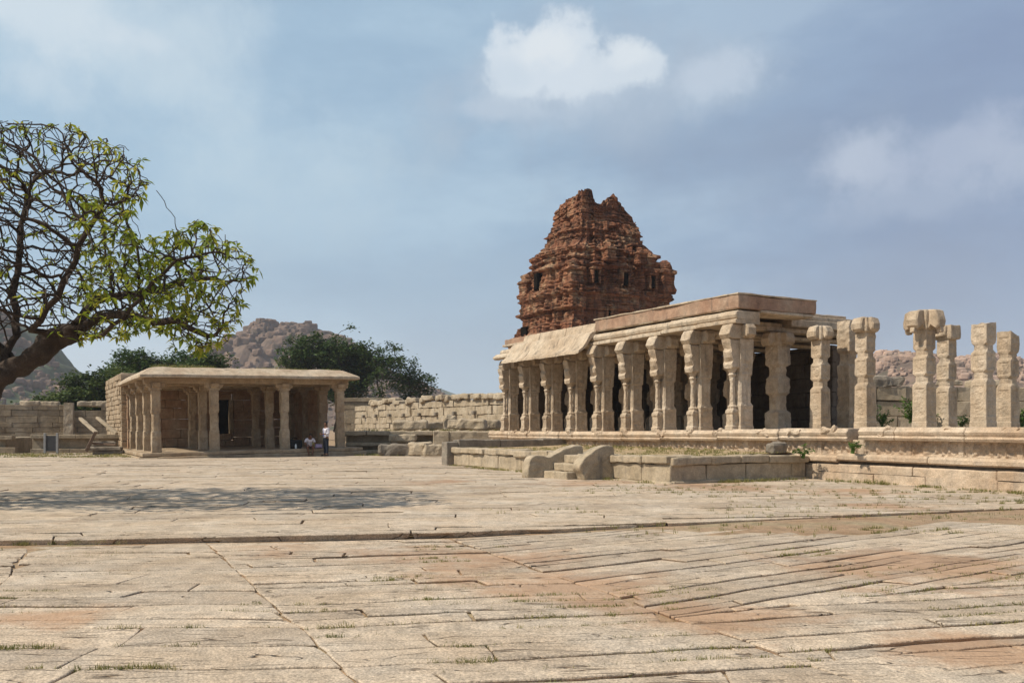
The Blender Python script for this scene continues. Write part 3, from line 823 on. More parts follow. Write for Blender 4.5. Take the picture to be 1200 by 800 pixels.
# stone on terrace
m = MB(); rbox(m, (0,0,.16), (.62,.4,.36), r=.07, rough=.06, step=.12, fr=3)
x, y = hall(-.6, 6.9); tag(m.build('loose_stone', M['grey'], loc=(x, y, TZ), rz=.5), 'small grey loose block lying on the terrace beside the platform', 'stone')
# ---------------------------------------------------------------- steps with balustrades
st = thing('stone_staircase', 'short flight of stone steps up to the terrace between carved side blocks', 'steps', (1.55, 25.7, .08), TH)
m = MB(); box(m, -.30, .5, -.55, .75, -.05, .20, r=.03, rough=.02, step=.15); m.build('step', M['terr'], st)
m = MB(); box(m, .06, .9, -.50, .72, .205, .42, r=.03, rough=.02, step=.15); m.build('step', M['terr'], st)
m = MB(); box(m, .42, 1.2, -.50, .72, .425, .66, r=.03, rough=.02, step=.15); m.build('step', M['terr'], st)
def smooth_prism(name, prof, th, parent, loc, mat, carve):
    mb = MB()
    # refine outline
    pts = []
    N = len(prof)
    for i in range(N):
        a, b = prof[i], prof[(i+1) % N]
        k = max(1, int(math.hypot(b[0]-a[0], b[1]-a[1])/.05))
        for j in range(k): pts.append((a[0]+(b[0]-a[0])*j/k, a[1]+(b[1]-a[1])*j/k))
    for _ in range(4): pts = [((pts[i-1][0]+2*pts[i][0]+pts[(i+1) % len(pts)][0])/4, (pts[i-1][1]+2*pts[i][1]+pts[(i+1) % len(pts)][1])/4) for i in range(len(pts))]
    n = len(pts); ca = sum(p[0] for p in pts)/n; cz = sum(p[1] for p in pts)/n
    V = []; Fc = []
    rings = [(1.0, -.5+.12), (.985, -.47), (.95,-.5), (.85,-.5), (.7,-.5), (.5,-.5), (.3,-.5), (.12,-.5)]
    allr = [(k, -y) for k, y in rings[::-1]] ; allr = [(k, y) for k, y in rings[::-1]] + [(k, -y) for k, y in rings]
    for (k, y) in allr:
        for (a, z) in pts:
            aa = ca+(a-ca)*k; zz = cz+(z-cz)*k
            yy = y*th
            if abs(y) >= .47 and k < .98:
                g = carve(aa, zz)
                yy += math.copysign(1, y)*(g+.02*fb(aa, zz, 3, 4, 2))
            V.append((aa+.012*fb(aa, zz, y, 5, 2), yy, zz+.012*fb(aa, zz, y+5, 5, 2)))
    for i in range(len(allr)-1):
        for j in range(n):
            p = i*n+j; q = i*n+(j+1) % n; Fc.append((p, q, q+n, p+n))
    Fc.append(tuple(range(n))[::-1]); Fc.append(tuple((len(allr)-1)*n+j for j in range(n)))
    mb.add(V, Fc); o = mb.build(name, mat, parent, smooth=True); o.location = loc; return o
def c1(a, z):
    d = abs(math.hypot(a-.75, z-.0)-.62); return -.05*max(0, 1-d/.07) - .03*max(0, 1-abs(math.hypot(a-.75, z)-.40)/.05)
near = smooth_prism('balustrade', [(.22,-.05), (1.25,-.05), (1.28,.5), (1.24,.96), (.95,.97), (.6,.86), (.3,.68), (.08,.48), (.0,.36), (.06,.24), (.16,.2)], .40, st, (-.20, -.80, 0), M['terr'], c1)
def c2(a, z):
    d = abs(math.hypot(a-.25, z-.33)-.17); return -.05*max(0, 1-d/.05)
far = smooth_prism('balustrade', [(.0,-.05), (1.9,-.05), (2.0,.5), (2.0,.92), (1.75,.95), (1.3,.84), (.95,.66), (.72,.56), (.6,.64), (.42,.66), (.2,.64), (.06,.52), (.1,.38), (.03,.25)], .38, st, (-.85, .92, 0), M['terr'], c2)
near['label'] = 'stout rounded side block with arched carving, nearer side'; far['label'] = 'sloping side block ending in a worn beast head, farther side'
# ---------------------------------------------------------------- brick tower
tw = thing('brick_tower', 'ruined stepped red brick temple tower with a broken two peaked top', 'tower', (4.0, 60.0, 0), TH)
CX, CY, WX, WY = 4.45, 3.6, 4.45, 3.6
def tower_part(name, z0, z1, fz, mat, seed, dz=.075, npt=72, topf=None, er=1.0, bays=True, amp=1.0, knock=1.0):
    mb = MB(); nr = max(2, int((z1-z0)/dz)); rings = []
    for i in range(nr+1):
        tt = i/nr; z = z0+(z1-z0)*tt
        f = fz(z)
        strat = (random.Random(int(z*7.1)+seed).random()-.5)*.13*er
        ring = []
        for s in range(4):
            for k in range(npt):
                q = -1+2*k/npt
                off = 0
                if bays:
                    aq = abs(q)
                    off = .34 if aq < .30 else (.05 if aq < .40 else (.22 if aq < .62 else (-.10 if aq < .72 else .06)))
                    if aq < .14: off += .12
                    # small pilasters
                    off += .13 if math.sin(q*30+1) > .35 else 0
                if s == 0: p = (q*WX*f, -(WY*f+off*f))
                if s == 1: p = ((WX*f+off*f), q*WY*f)
                if s == 2: p = (-q*WX*f, (WY*f+off*f))
                if s == 3: p = (-(WX*f+off*f), -q*WY*f)
                x, y = p
                l = math.hypot(x, y)
                ck = int(z/.15); w = strat*.7 + amp*(.20*fb(x+seed, y, z, .5, 4) + .10*nz(x, y, z*3.0, 1.9)+ .20*(((math.floor((q+1)*WX*2.3+ck*.5)*7919+ck*104729+s*31) % 97)/97-.5)*max(.15, .5+1.6*nz(x, y, z, .45)))
                hole = nz(x+seed, y, z, 1.3)
                if hole > .32: w -= (hole-.32)*1.3
                # knock back corners
                cn = max(0, abs(x)/(WX*f+.01)+abs(y)/(WY*f+.01)-1.80)
                w -= knock*cn*.7*(.6+nz(x, y, z, .9))
                k2 = (l+w)/l if l > .1 else 1
                zz = z
                xx, yy = x*k2, y*k2
                if topf:
                    sx = (VX*xx-VY*yy); zt = topf(sx)+.16*fb(xx, yy, 2, 2.4, 3); zt = .35*zt+.65*round(zt/.3)*.3
                    zz = z0+(zt-z0)*tt
                ring.append((CX+xx, CY+yy, zz+.03*nz(x, y, z, 3)))
        rings.append(ring)
    N = len(rings[0]); V = [p for r_ in rings for p in r_]
    Fc = [(i*N+j, i*N+(j+1) % N, (i+1)*N+(j+1) % N, (i+1)*N+j) for i in range(nr) for j in range(N)]
    # lid
    b = len(V); last = rings[-1]
    for kk in (.66, .33, .08):
        for p in last:
            x, y = (p[0]-CX)*kk, (p[1]-CY)*kk
            zt = p[2]
            if topf: zt = topf(VX*x-VY*y)+.2*fb(x, y, 2, 2.0, 3) - .04; zt = .35*zt+.65*round(zt/.3)*.3
            V.append((CX+x, CY+y, zt))
    base = nr*N
    for r_ in range(3):
        for j in range(N):
            a0 = base+r_*N+j; a1 = base+r_*N+(j+1) % N
            Fc.append((a0, a1, a1+N, a0+N))
    Fc.append(tuple(base+3*N+j for j in range(N)))
    mb.add(V, Fc); return mb.build(name, mat, tw)
def interp(pts):
    def f(z):
        for (a, u), (b, w) in zip(pts[:-1], pts[1:]):
            if z <= b: return u+(w-u)*max(0, (z-a))/(b-a)
        return pts[-1][1]
    return f
tower_part('lower_tier', 4.0, 11.35, interp([(4,1.10),(8.2,1.07),(8.4,1.02),(8.9,1.0),(9.0,.95),(9.7,.94),(9.8,1.0),(10.3,.98),(10.4,.96),(10.8,.96),(10.9,1.0),(11.2,.99),(11.35,.96)]), M['brick'], 1)
tower_part('middle_tier', 11.2, 13.75, interp([(11.2,.95),(11.4,.91),(12.7,.90),(12.75,.94),(12.95,.95),(13.1,.91),(13.15,.87),(13.35,.86),(13.4,.90),(13.6,.88),(13.75,.80)]), M['brick'], 2)
tower_part('upper_tier', 13.6, 15.3, interp([(13.6,.82),(13.9,.81),(13.95,.87),(14.2,.85),(14.3,.77),(14.5,.75),(14.6,.71),(14.9,.69),(15.0,.65),(15.3,.64)]), M['brick'], 3)
tower_part('attic_tier', 15.2, 16.35, interp([(15.2,.63),(15.6,.62),(15.65,.645),(15.9,.60),(16.35,.56)]), M['brick'], 4)
def topf(s):
    pts = [(-3,17.5),(-2.6,17.9),(-1.6,18.3),(-.8,18.6),(-.4,18.65),(-.2,17.95),(.05,17.65),(.45,17.9),(.9,18.25),(1.5,18.4),(1.8,17.95),(2.2,17.45),(2.8,16.9)]
    return interp(pts)(s)
tower_part('broken_top', 16.2, 18.2, interp([(16.2,.56),(16.8,.54),(17.4,.52),(18.2,.50)]), M['brick'], 5, topf=topf, dz=.08, bays=False, knock=0, amp=1.0, er=1.6)
def turret(name, x, y, z, w, h):
    mb = MB()
    secs = [(0,w,w,.05), (h*.12,w*1.1,w*1.1,.1), (h*.2,w*.9,w*.9,.05), (h*.55,w*.9,w*.9,.05), (h*.6,w*1.15,w*1.15,.1), (h*.68,w*1.1,w*1.1,.1), (h*.72,w*.8,w*.8,.2), (h*.9,w*.85,w*.85,.4), (h*1.0,w*.3,w*.3,.1)]
    loft(mb, dense(secs, .09), m=5, rough=.10, fr=2.5, carve=.10, seed=x+y)
    o = mb.build(name, M['brick'], tw); o.location = (x, y, z)
for (x, y, z, w, h) in [(8.45,.35,11.3,.62,2.5), (.55,.5,11.3,.6,1.9), (.55,6.6,11.2,.6,1.9), (3.1,-.1,13.2,.45,1.3), (5.8,-.1,13.2,.45,1.2), (7.3,.8,13.3,.45,1.0), (.9,2.4,13.2,.42,1.1), (.9,4.9,13.2,.42,1.1), (1.5,1.0,13.3,.45,1.2)]:
    turret('corner_turret', x, y, z, w, h)
m = MB(); box(m, -.28, .5, 4.0, 4.45, 11.5, 12.7, rough=.02, step=.4); m.build('niche', M['dark'], tw)  # black box on the tower face, painted shade of an opening
m = MB(); box(m, -.55, .5, 5.1, 5.9, 8.1, 8.95, rough=.02, step=.4); m.build('niche', M['dark'], tw)  # likewise a black box in place of a shaded recess
for (x0, x1, y0, y1, z0, z1) in [(4.15,4.6,-.48,0,11.6,12.4),(1.75,2.15,-.33,0,11.6,12.4),(6.7,7.1,-.33,0,11.6,12.4),(3.0,3.3,-.25,0,9.3,9.9),(5.5,5.8,-.25,0,9.3,9.9),(3.2,3.5,.0,.6,14.0,14.4),(5.3,5.6,.0,.6,14.0,14.4)]:
    m = MB(); box(m, x0, x1, y0+.12, y1+.3, z0, z1, rough=.02, step=.3); o = m.build('niche', M['dark'], tw)  # no real recess: the black box paints its shade
    m = MB(); xm = (x0+x1)/2; ym = (y0+y1)/2
    if x1-x0 > .25 and y1 <= .6 and x0 > 0:
        box(m, x0-.14, x0-.01, y0-.02, y0+.5, z0-.1, z1+.1, rough=.04, step=.15); box(m, x1+.01, x1+.14, y0-.02, y0+.5, z0-.1, z1+.1, rough=.04, step=.15); box(m, x0-.2, x1+.2, y0-.10, y0+.5, z1+.11, z1+.24, rough=.05, step=.15)
        m.build('niche_frame', M['brick'], tw)

# ---------------------------------------------------------------- pavilion
TILT = math.radians(.9)
pa = thing('stone_pavilion', 'open pillared granite pavilion with flat roof, the two men in front', 'pavilion', (PAV0[0], PAV0[1], .34), TH)
pa.rotation_euler = (0, -TILT, TH)
m = MB()
box(m, -.75, 10.3, -.8, 1.0, -.18, .0, r=.04, rough=.03, step=.35)
box(m, -.75, .9, 1.01, 20, -.18, -.0, r=.04, rough=.03, step=.5)
box(m, -.9, 10.45, -.95, .5, -.75, -.20, r=.04, rough=.03, step=.35)
box(m, -.9, .5, .51, 20, -.75, -.20, r=.04, rough=.03, step=.5)
m.build('plinth', M['pav'], pa)
m = MB(); box(m, .5, 10.2, .9, 19.5, -.5, -.012, rough=.01, step=2); m.build('floor', M['pav'], pa)
SS = [0, 2.75, 6.3, 9.3]; RR = [0, 3.15, 6.3, 9.35]
def pcol(seed):
    mb = MB(); w = .215
    loft(mb, dense([(0,w*1.05,w*1.05,.01), (1.0,w,w,.01), (1.06,w*.93,w*.93,.07), (1.9,w*.92,w*.92,.07), (1.96,w,w,.01), (3.08,w*.97,w*.97,.01)], .1), m=5, rough=.03, carve=.03, seed=seed)
    return mb
def pcap():
    mb = MB(); box(mb, -.28, .28, -.28, .28, 0, .12, r=.03, rough=.02, step=.15)
    for k in range(4):
        t = MB(); prism(t, [(.1,.08), (.26,.08), (.43,.17), (.46,.34), (.1,.34)], -.19, .19, 'x', bev=.03, rough=.02, seed=k*3, step=.15)
        c_, s_ = math.cos(k*math.pi/2), math.sin(k*math.pi/2); mb.add([(x*c_-y*s_, x*s_+y*c_, z) for x, y, z in t.v], t.f)
    return mb
pc = pcol(3).build('pillar', M['pav'], pa); pcc = pcap().build('capital', M['pav'], pc); pcc.location = (0, 0, 3.06)
first = True
for s in SS:
    for r_ in RR:
        if r_ == 9.35 and s in (2.75, 6.3): continue
        o = pc if first else copy_tree(pc, pa); first = False
        o.location = (s, r_, -.01)
        o.rotation_euler = (0, 0, 0)
m = MB()
for r_ in RR: box(m, -.55, 9.75, r_-.24, r_+.24, 3.39, 3.66, r=.03, rough=.02, step=.5)
for s in SS: box(m, s-.22, s+.22, .25, 9.2, 3.41, 3.655, r=.03, rough=.02, step=.5)
m.build('beam', M['pav'], pa)
# sloping eave roof
m = MB()
zo = 3.68
def roof_pt(x0, x1, y0, y1, z): return [(x0, y0, z), (x1, y0, z), (x1, y1, z), (x0, y1, z)]
out = []
def rect_ring(x0, x1, y0, y1, z, n=26, amp=.02):
    pts = []
    for (a, b) in (((x0,y0),(x1,y0)), ((x1,y0),(x1,y1)), ((x1,y1),(x0,y1)), ((x0,y1),(x0,y0))):
        for i in range(n):
            t = i/n; x = a[0]+(b[0]-a[0])*t; y = a[1]+(b[1]-a[1])*t
            pts.append((x+amp*nz(x, y, z, 1.5), y+amp*nz(x, y, z+4, 1.5), z+amp*1.2*nz(x, y, z+9, 1.3)))
    return pts
rings = [rect_ring(-.2, 9.5, -.2, 9.6, zo-.02), rect_ring(-.80, 10.05, -1.1, 10.0, zo-.06), rect_ring(-.83, 10.08, -1.13, 10.03, zo-.03), rect_ring(-.82, 10.07, -1.12, 10.0, zo+.08), rect_ring(-.76, 10.0, -1.06, 10.0, zo+.12),
         rect_ring(-.3, 9.5, -.25, 9.9, zo+.44), rect_ring(.0, 9.4, .1, 9.6, zo+.50, amp=.05), rect_ring(2, 7.4, 2, 7.6, zo+.50, amp=.06)]
N = len(rings[0]); V = [p for r_ in rings for p in r_]
m.add(V, [(i*N+j, i*N+(j+1) % N, (i+1)*N+(j+1) % N, (i+1)*N+j) for i in range(len(rings)-1) for j in range(N)] + [tuple(range(N))[::-1], tuple((len(rings)-1)*N+j for j in range(N))])
m.build('roof', M['pavroof'], pa)
m = MB()
for _ in range(900):
    x = random.uniform(.0, 9.4); y = random.uniform(.1, 2.0); k = nz(x, 0, 3, .6)
    if k < -.15 and x > 1: continue
    tuft(m, x, y, zo+.48, 5, .06, .10+.08*max(0, k)+.10*(x < 3.5), .006)
m.build('roof_grass', M['grass'], pa)['kind'] = 'stuff'
# walls
m = MB()
masonry(m, 4.75, 3.4, bh=.55, bl=1.1, th=.4, z0=0, y=9.75, x0=-.3, seed=11)
masonry(m, 4.6, 3.4, bh=.55, bl=1.1, th=.4, z0=0, y=9.75, x0=5.75, seed=12)
masonry(m, 1.3, .75, bh=.4, bl=.9, th=.4, z0=0, y=9.75, x0=4.45, seed=13)
masonry(m, 1.3, .55, bh=.4, bl=1.5, th=.4, z0=2.85, y=9.75, x0=4.45, seed=14)
m.build('back_wall', M['pavred'], pa)
m = MB()
box(m, 4.47, 4.68, 9.68, 10.1, .76, 2.84, rough=.01); box(m, 5.52, 5.73, 9.68, 10.1, .76, 2.84, rough=.01)
m.build('door_frame', M['pav'], pa)
m = MB(); box(m, 4.3, 5.9, 11.2, 11.3, 0, 3.3, rough=0); m.build('doorway_shade_panel', M['dark'], pa)  # thin black panel behind the door, its colour standing for the unlit interior
m = MB(); tm = MB(); masonry(tm, 10.2, 3.4, bh=.55, bl=1.2, th=.35, z0=0, seed=15)
m.add([(9.75+y, x, z) for x, y, z in tm.v if True], [f[::-1] for f in tm.f]) if False else None
tm2 = MB(); masonry(tm2, 6.3, 3.3, bh=.5, bl=1.1, th=.35, z0=0, seed=16)
m.add([(9.35+y, x+3.3, z) for x, y, z in tm2.v], [f[::-1] for f in tm2.f])
m.build('right_wall', M['pavred'], pa)
# long coursed side wall of the shrine behind
m = MB(); tm = MB()
masonry(tm, 9.2, 4.5, bh=.27, bl=.9, th=.5, z0=-.1, jut=.035, rough=.03, seed=17, step=.3, gap=.03)
m.add([(-.62+y, x+10.4, z) for x, y, z in tm.v], [f[::-1] for f in tm.f])
tm = MB(); masonry(tm, 1.0, 4.45, bh=.27, bl=.9, th=.5, z0=-.1, jut=.03, rough=.03, seed=18, step=.3)
m.add([(x-.6, y+10.1, z) for x, y, z in tm.v], tm.f)
m.build('shrine_side_wall', M['pav'], pa)
m = MB(); box(m, -.5, 10.2, 10.5, 19.5, 4.2, 4.45, rough=.03, step=.5); m.build('shrine_roof', M['pavroof'], pa)
# ---------------------------------------------------------------- enclosure walls and ruins
def px(x, d): return (x-600)/F*d
# left wall
lw = thing('enclosure_wall', 'long dull granite block wall behind the leaning timbers, left of the pavilion', 'wall', (-52, 60, 0), math.atan2(8, 30))
m = MB(); masonry(m, 27, 3.25, bh=.42, bl=1.5, th=.6, z0=0, seed=21, skip=.0, topf=lambda x: 3.1+.35*nz(x, 0, 0, .5)); m.build('wall_blocks', M['wallgrey'], lw)
m = MB(); box(m, 0, 27, .25, .55, 0, 2.8, rough=0, step=5); m.build('wall_core', M['wallgrey'], lw)
m = MB()
for xx in (3, 5.0, 7.1, 17.2, 18.4, 21.2, 22.3, 25.2):
    rbox(m, (xx, .3, 3.32), (random.uniform(.9, 1.7), .6, .38), r=.08, rough=.08, step=.2, rz=random.uniform(-.1, .1))
m.build('coping_stone', M['wall'], lw)
for xx in (13.6, 19.9):
    m = MB(); loft(m, dense([(0,.33,.25,.01), (3.4,.30,.24,.01)], .25), m=4, rough=.04, seed=xx); o = m.build('buttress', M['wall'], lw); o.location = (xx, -.25, 0)
# left low ruin platform
lp = thing('ruined_plinth', 'low broken stone plinth at the foot of the left enclosure wall', 'plinth', (-36, 50.5, 0), .12)
m = MB()
box(m, 0, 6.5, 0, 8, -.2, .95, rough=.02, step=.6); m.build('core', M['wallgrey'], lp)
m = MB(); masonry(m, 7.2, .42, bh=.42, bl=2.2, th=.5, z0=0, y=-.35, seed=31); masonry(m, 7.0, .25, bh=.25, bl=1.8, th=.5, z0=.85, y=-.3, seed=32); m.build('moulding', M['wallgrey'], lp)
lp2 = thing('ruined_plinth', 'low plinth with square side niche behind the timber stack', 'plinth', (-28.5, 52.2, 0), .14)
m = MB(); box(m, 0, 8.5, 0, 6, -.2, .95, rough=.02, step=.6); m.build('core', M['wallgrey'], lp2)
m = MB(); masonry(m, 8.3, .3, bh=.3, bl=2.2, th=.5, z0=0, y=-.3, seed=33); masonry(m, 8.3, .25, bh=.25, bl=2.4, th=.5, z0=.9, y=-.3, seed=34); m.build('moulding', M['wallgrey'], lp2)
# framed dark panel on posts
sg = thing('notice_frame', 'small dark panel on two grey posts in front of the left plinth', 'board', (px(60, 49.5), 49.5, .05), .05)
m = MB(); box(m, -.27, .27, -.02, .02, .18, 1.05, r=.01, rough=0, step=1); m.build('panel', M['mesh'], sg)
for s_ in (-.34, .34): m = MB(); box(m, s_-.06, s_+.06, -.06, .06, 0, 1.2, r=.01, rough=0, step=1); m.build('post', M['metal'], sg)
# timbers
def beam_obj(name, lab, a, b, r_, mat, cat='beam', grp=None):
    a = Vector(a); b = Vector(b); d = b-a; L = d.length
    mb = MB(); rbox(mb, (L/2, 0, 0), (L, r_*2, r_*1.6), r=.02, rough=.02, step=.3)
    o = mb.build(name, mat); o.location = a
    o.rotation_mode = 'QUATERNION'; o.rotation_quaternion = d.to_track_quat('X', 'Z')
    return tag(o, lab, cat, grp)
def W(x, y, d): return ((x-600)/F*d, d, EYE+(HZ-y)/F*d)
beam_obj('stone_beam', 'long pale beam leaning down to the right, touching the pavilion wall', W(114,489,49.4), W(137,508,48.2), .09, M['wall'], 'beam', 'leaning beams left of the pavilion')
beam_obj('stone_beam', 'long pale beam leaning down to the right, left of its twin', W(94,490,49.6), W(113,507,48.2), .09, M['wall'], 'beam', 'leaning beams left of the pavilion')
beam_obj('timber_prop', 'short reddish timber prop slanting up under the leaning beams', W(101,528.5,47.6), W(112,506,47.8), .11, M['wood'], 'timber')
beam_obj('timber_rail', 'dark level timber rail under the leaning beams', W(106,519,47.9), W(136,521,47.9), .07, M['wood'], 'timber')
m = MB()
rbox(m, (0,0,.35), (1.7,1.0,.18), r=.04, rough=.05, step=.2); rbox(m, (.2,.1,.12), (1.5,.9,.3), r=.06, rough=.06, step=.2); rbox(m, (-.1,.3,.62), (1.2,.7,.22), r=.06, rough=.06, step=.2, rz=.3)
tag(m.build('stone_pile', M['grey'], loc=(px(123,48.6), 48.6, .05), rz=.3), 'pile of dark broken slabs under the leaning beams', 'stones')
# wall between pavilion and hall
rw = thing('ruined_wall', 'sunlit ruined block wall between the pavilion and the hall', 'wall', (-16.9, 94.5, 0), math.atan2(-28.5, 16.3))
LW = 36.0
m = MB(); masonry(m, LW, 4.4, bh=.62, bl=1.9, th=.7, z0=.2, seed=41, jut=.07, rough=.06, topf=lambda x: 3.8+.35*nz(x, 0, 0, .35), gap=.03); m.build('wall_blocks', M['wall'], rw)
m = MB(); box(m, 0, LW, .3, .6, 0, 3.5, rough=0, step=5); m.build('wall_core', M['wall'], rw)
m = MB()
for k in range(17):
    xx = 5+k*1.8+random.uniform(-.6,.6)
    rbox(m, (xx, .25, 4.0+random.uniform(-.1,.2)), (random.uniform(1.2, 2.8), .9, .42), r=.12, rough=.1, step=.2, rz=random.uniform(-.3, .3))
m.build('coping_stone', M['wall'], rw)
m = MB()
for k in range(8): rbox(m, (3.0+k*3.6, -.1, 2.75), (.35,.4,.3), r=.05, rough=.03, step=.1)
m.build('stub_bracket', M['grey'], rw)
# far lintelled wall just right of pavilion
fw = thing('boundary_wall', 'plain far wall with flat coping just behind the right side of the pavilion', 'wall', (px(398,97), 97, 0), .0)
m = MB(); masonry(m, 5.6, 4.4, bh=.7, bl=1.6, th=.5, z0=0, seed=45); box(m, -.2, 5.8, -.15, .7, 4.42, 4.85, rough=.03, step=.4); m.build('wall_blocks', M['wallgrey'], fw)
# low ruined platform right of pavilion
rp = thing('ruined_plinth', 'broken moulded plinth with dark hollow side, right of the two men', 'plinth', (px(405,49.5), 49.5, 0), .10)
m = MB(); box(m, 0, 8.0, .4, 5.0, 0, 1.2, rough=.02, step=.5); m.build('core', M['wallgrey'], rp)
m = MB()
masonry(m, 8.3, .24, bh=.24, bl=2.6, th=1.4, z0=1.12, y=-.15, seed=51, rough=.04); masonry(m, 8.2, .2, bh=.2, bl=2.2, th=.7, z0=.52, y=.0, seed=52, rough=.04); masonry(m, 8.4, .3, bh=.3, bl=2.0, th=.8, z0=0, y=-.2, seed=53, rough=.04)
m.build('moulding', M['terr'], rp)
m = MB(); box(m, 4.9, 5.8, -.3, .6, 0, 1.36, r=.05, rough=.04, step=.25); box(m, 5.85, 8.2, -.25, .6, .0, 1.33, r=.05, rough=.04, step=.25); m.build('corner_block', M['terr'], rp)
for (x, y, d, sx, sy, sz, rz, lab) in [
  (466, 536, 46.5, 1.9, .9, .62, .1, 'flat oblong fallen block in front of the broken plinth'),
  (492, 536, 46.2, 1.1, .9, .72, -.3, 'angular fallen block at the right end of the flat oblong one'),
  (506, 536, 46.0, 1.0, .9, .62, .4, 'dark rounded fallen block beside the corner of the terrace'),
  (472, 518, 49.0, 1.5, .5, .42, .05, 'carved fallen block resting on the broken plinth face'),
  (481, 503, 52.0, 2.0, .8, .5, .05, 'long squared block lying on top of the plinth below the sunlit wall'),
  (527, 492, 55.0, .8, .7, 1.0, .1, 'upright squarish block standing before the sunlit wall'),
  (505, 503, 53.5, 1.3, .8, .45, .5, 'rounded rubble block between the long block and the upright block'),
  (548, 503, 53.0, 2.3, .9, .6, -.2, 'dark rubble heap block at the foot of the sunlit wall'),
  (577, 503, 54.0, 1.6, .9, .55, .2, 'brown fallen block nearest the far corner of the hall')]:
    m = MB(); rbox(m, (0, 0, sz/2), (sx, sy, sz), r=.09, rough=.10, step=.16, fr=2.2)
    zb = EYE-(y-HZ)/F*d
    if y == 492: zb = 1.35
    tag(m.build('fallen_block', M['terr'] if x % 2 or x > 470 else M['grey'], loc=(px(x, d), d, max(zb, .05)), rz=rz), lab, 'stone', 'fallen stone blocks around the broken plinth')
m = MB()
for _ in range(60): tuft(m, random.uniform(-5.4, 3), random.uniform(-1, 1.5), 0, 9, .2, .16, .012)
tag(m.build('rubble_bank', M['grass'], loc=(px(530, 52.5), 52.5, 1.35), rz=.2), 'grass on the rubble at the foot of the sunlit wall', 'grass', kind='stuff')
m = MB(); grid(m, 30, 12, lambda i, j: (-7+18*i, -3+6*j, .25*fb(i*18, j*6, 0, .7, 3)))
tag(m.build('rubble_ground', M['soil'], loc=(px(530, 56), 55, 1.1), rz=.25), 'uneven earth bank at the foot of the sunlit wall', kind='structure')
# block wall behind the lone pillars
bw = thing('block_wall', 'wall of large squared grey blocks behind the lone pillars', 'wall', (px(985, 37.5), 37.0, PZ-.1), .12)
m = MB(); masonry(m, 14, 1.85, bh=.6, bl=1.15, th=.6, z0=0, seed=61, jut=.05, rough=.04, gap=.02, topf=lambda x: 1.9+.2*nz(x, 4, 0, .8)); m.build('wall_blocks', M['terr'], bw)
m = MB(); box(m, 0, 14, .25, .55, -.4, 1.75, rough=0, step=4); m.build('wall_core', M['wallgrey'], bw)
m = MB()
rbox(m, (2.0, .3, 2.02), (1.3, .8, .42), r=.16, rough=.15, step=.2); 
m.build('dark_boulder', M['grey'], bw)
m = MB()
rbox(m, (3.7, .3, 2.35), (.5, .5, .5), r=.1, rough=.1, step=.15); rbox(m, (6.7, .3, 2.0), (1.7, .8, .3), r=.1, rough=.1, step=.2, rz=.1); rbox(m, (4.9, .3, 2.0), (.9, .7, .2), r=.08, rough=.08, step=.2)
m.build('coping_stone', M['wall'], bw)
# weeds on platform
def leaf_tuft(mb, c, rad, n, size, h=1.0):
    ns_ = max(8, n//22)
    tube(mb, [(c[0]-.03, c[1], c[2]-.1), (c[0], c[1], c[2]+.05)], [.05, .05], 8)
    for k in range(ns_):
        a = random.uniform(0, 6.28); r_ = rad*random.random()**.5; hh = rad*h*random.uniform(.35, 1.0)
        p0 = Vector(c); p2 = p0+Vector((r_*math.cos(a), r_*math.sin(a), hh*(1.25-r_/rad*.6))); p1 = p0.lerp(p2, .5)+Vector((0, 0, hh*.12))
        tube(mb, [p0, p1, p2], [.012, .009, .004], 4)
        for q in range(n//ns_):
            t = random.uniform(.25, 1); p = (p0*(1-t)**2+p1*2*t*(1-t)+p2*t*t)
            leafquad(mb, p, size)
def leafquad(mb, p, s, droop=0, az=None, asp=.45):
    az = random.uniform(0, 6.28) if az is None else az
    el = random.uniform(-.6, .8) - droop
    d = Vector((math.cos(az)*math.cos(el), math.sin(az)*math.cos(el), math.sin(el)))
    sd = d.cross(Vector((0, 0, 1))); sd = sd.normalized() if sd.length > .05 else Vector((1, 0, 0))
    sd = (sd + Vector((0, 0, random.uniform(-.5, .5)))).normalized()
    L = s*random.uniform(.7, 1.25); w = L*asp*.5
    mid = p+d*L*.5+Vector((0, 0, L*.06))
    mb.add([p, mid-sd*w, p+d*L+Vector((0, 0, -L*.08)), mid+sd*w], [(0, 1, 2, 3)])
for (x, d, z, rad, n, lab) in [(1073, 29.0, PZ, .72, 620, 'tall green weed between the tallest pillar and the block wall'), (1034, 31.5, PZ, .45, 260, 'green weed at the foot of the block wall beside the first lone pillar'), (1127, 29.5, PZ, .32, 140, 'small green weed between two pillars before the block wall'), (1198, 27.5, PZ, .65, 260, 'green bush at the right edge beside the rightmost pillar')]:
    m = MB(); leaf_tuft(m, (0, 0, .0), rad, n, .13, 1.7)
    tag(m.build('weed', M['weed'], loc=(px(x, d), d, z)), lab, 'plant', 'weeds on the platform')
for (v, t, rad, lab) in [(-.55, 5.9, .40, 'low green weed on the terrace beside the small loose block'), (-.3, 4.4, .35, 'weed spilling over the break in the platform cornice')]:
    m = MB(); leaf_tuft(m, (0,0,0), rad, 200, .09, .7); x, y = hall(v, t)
    tag(m.build('weed', M['weed'], loc=(x, y, TZ if v < -.4 else .95)), lab, 'plant', 'weeds on the platform')
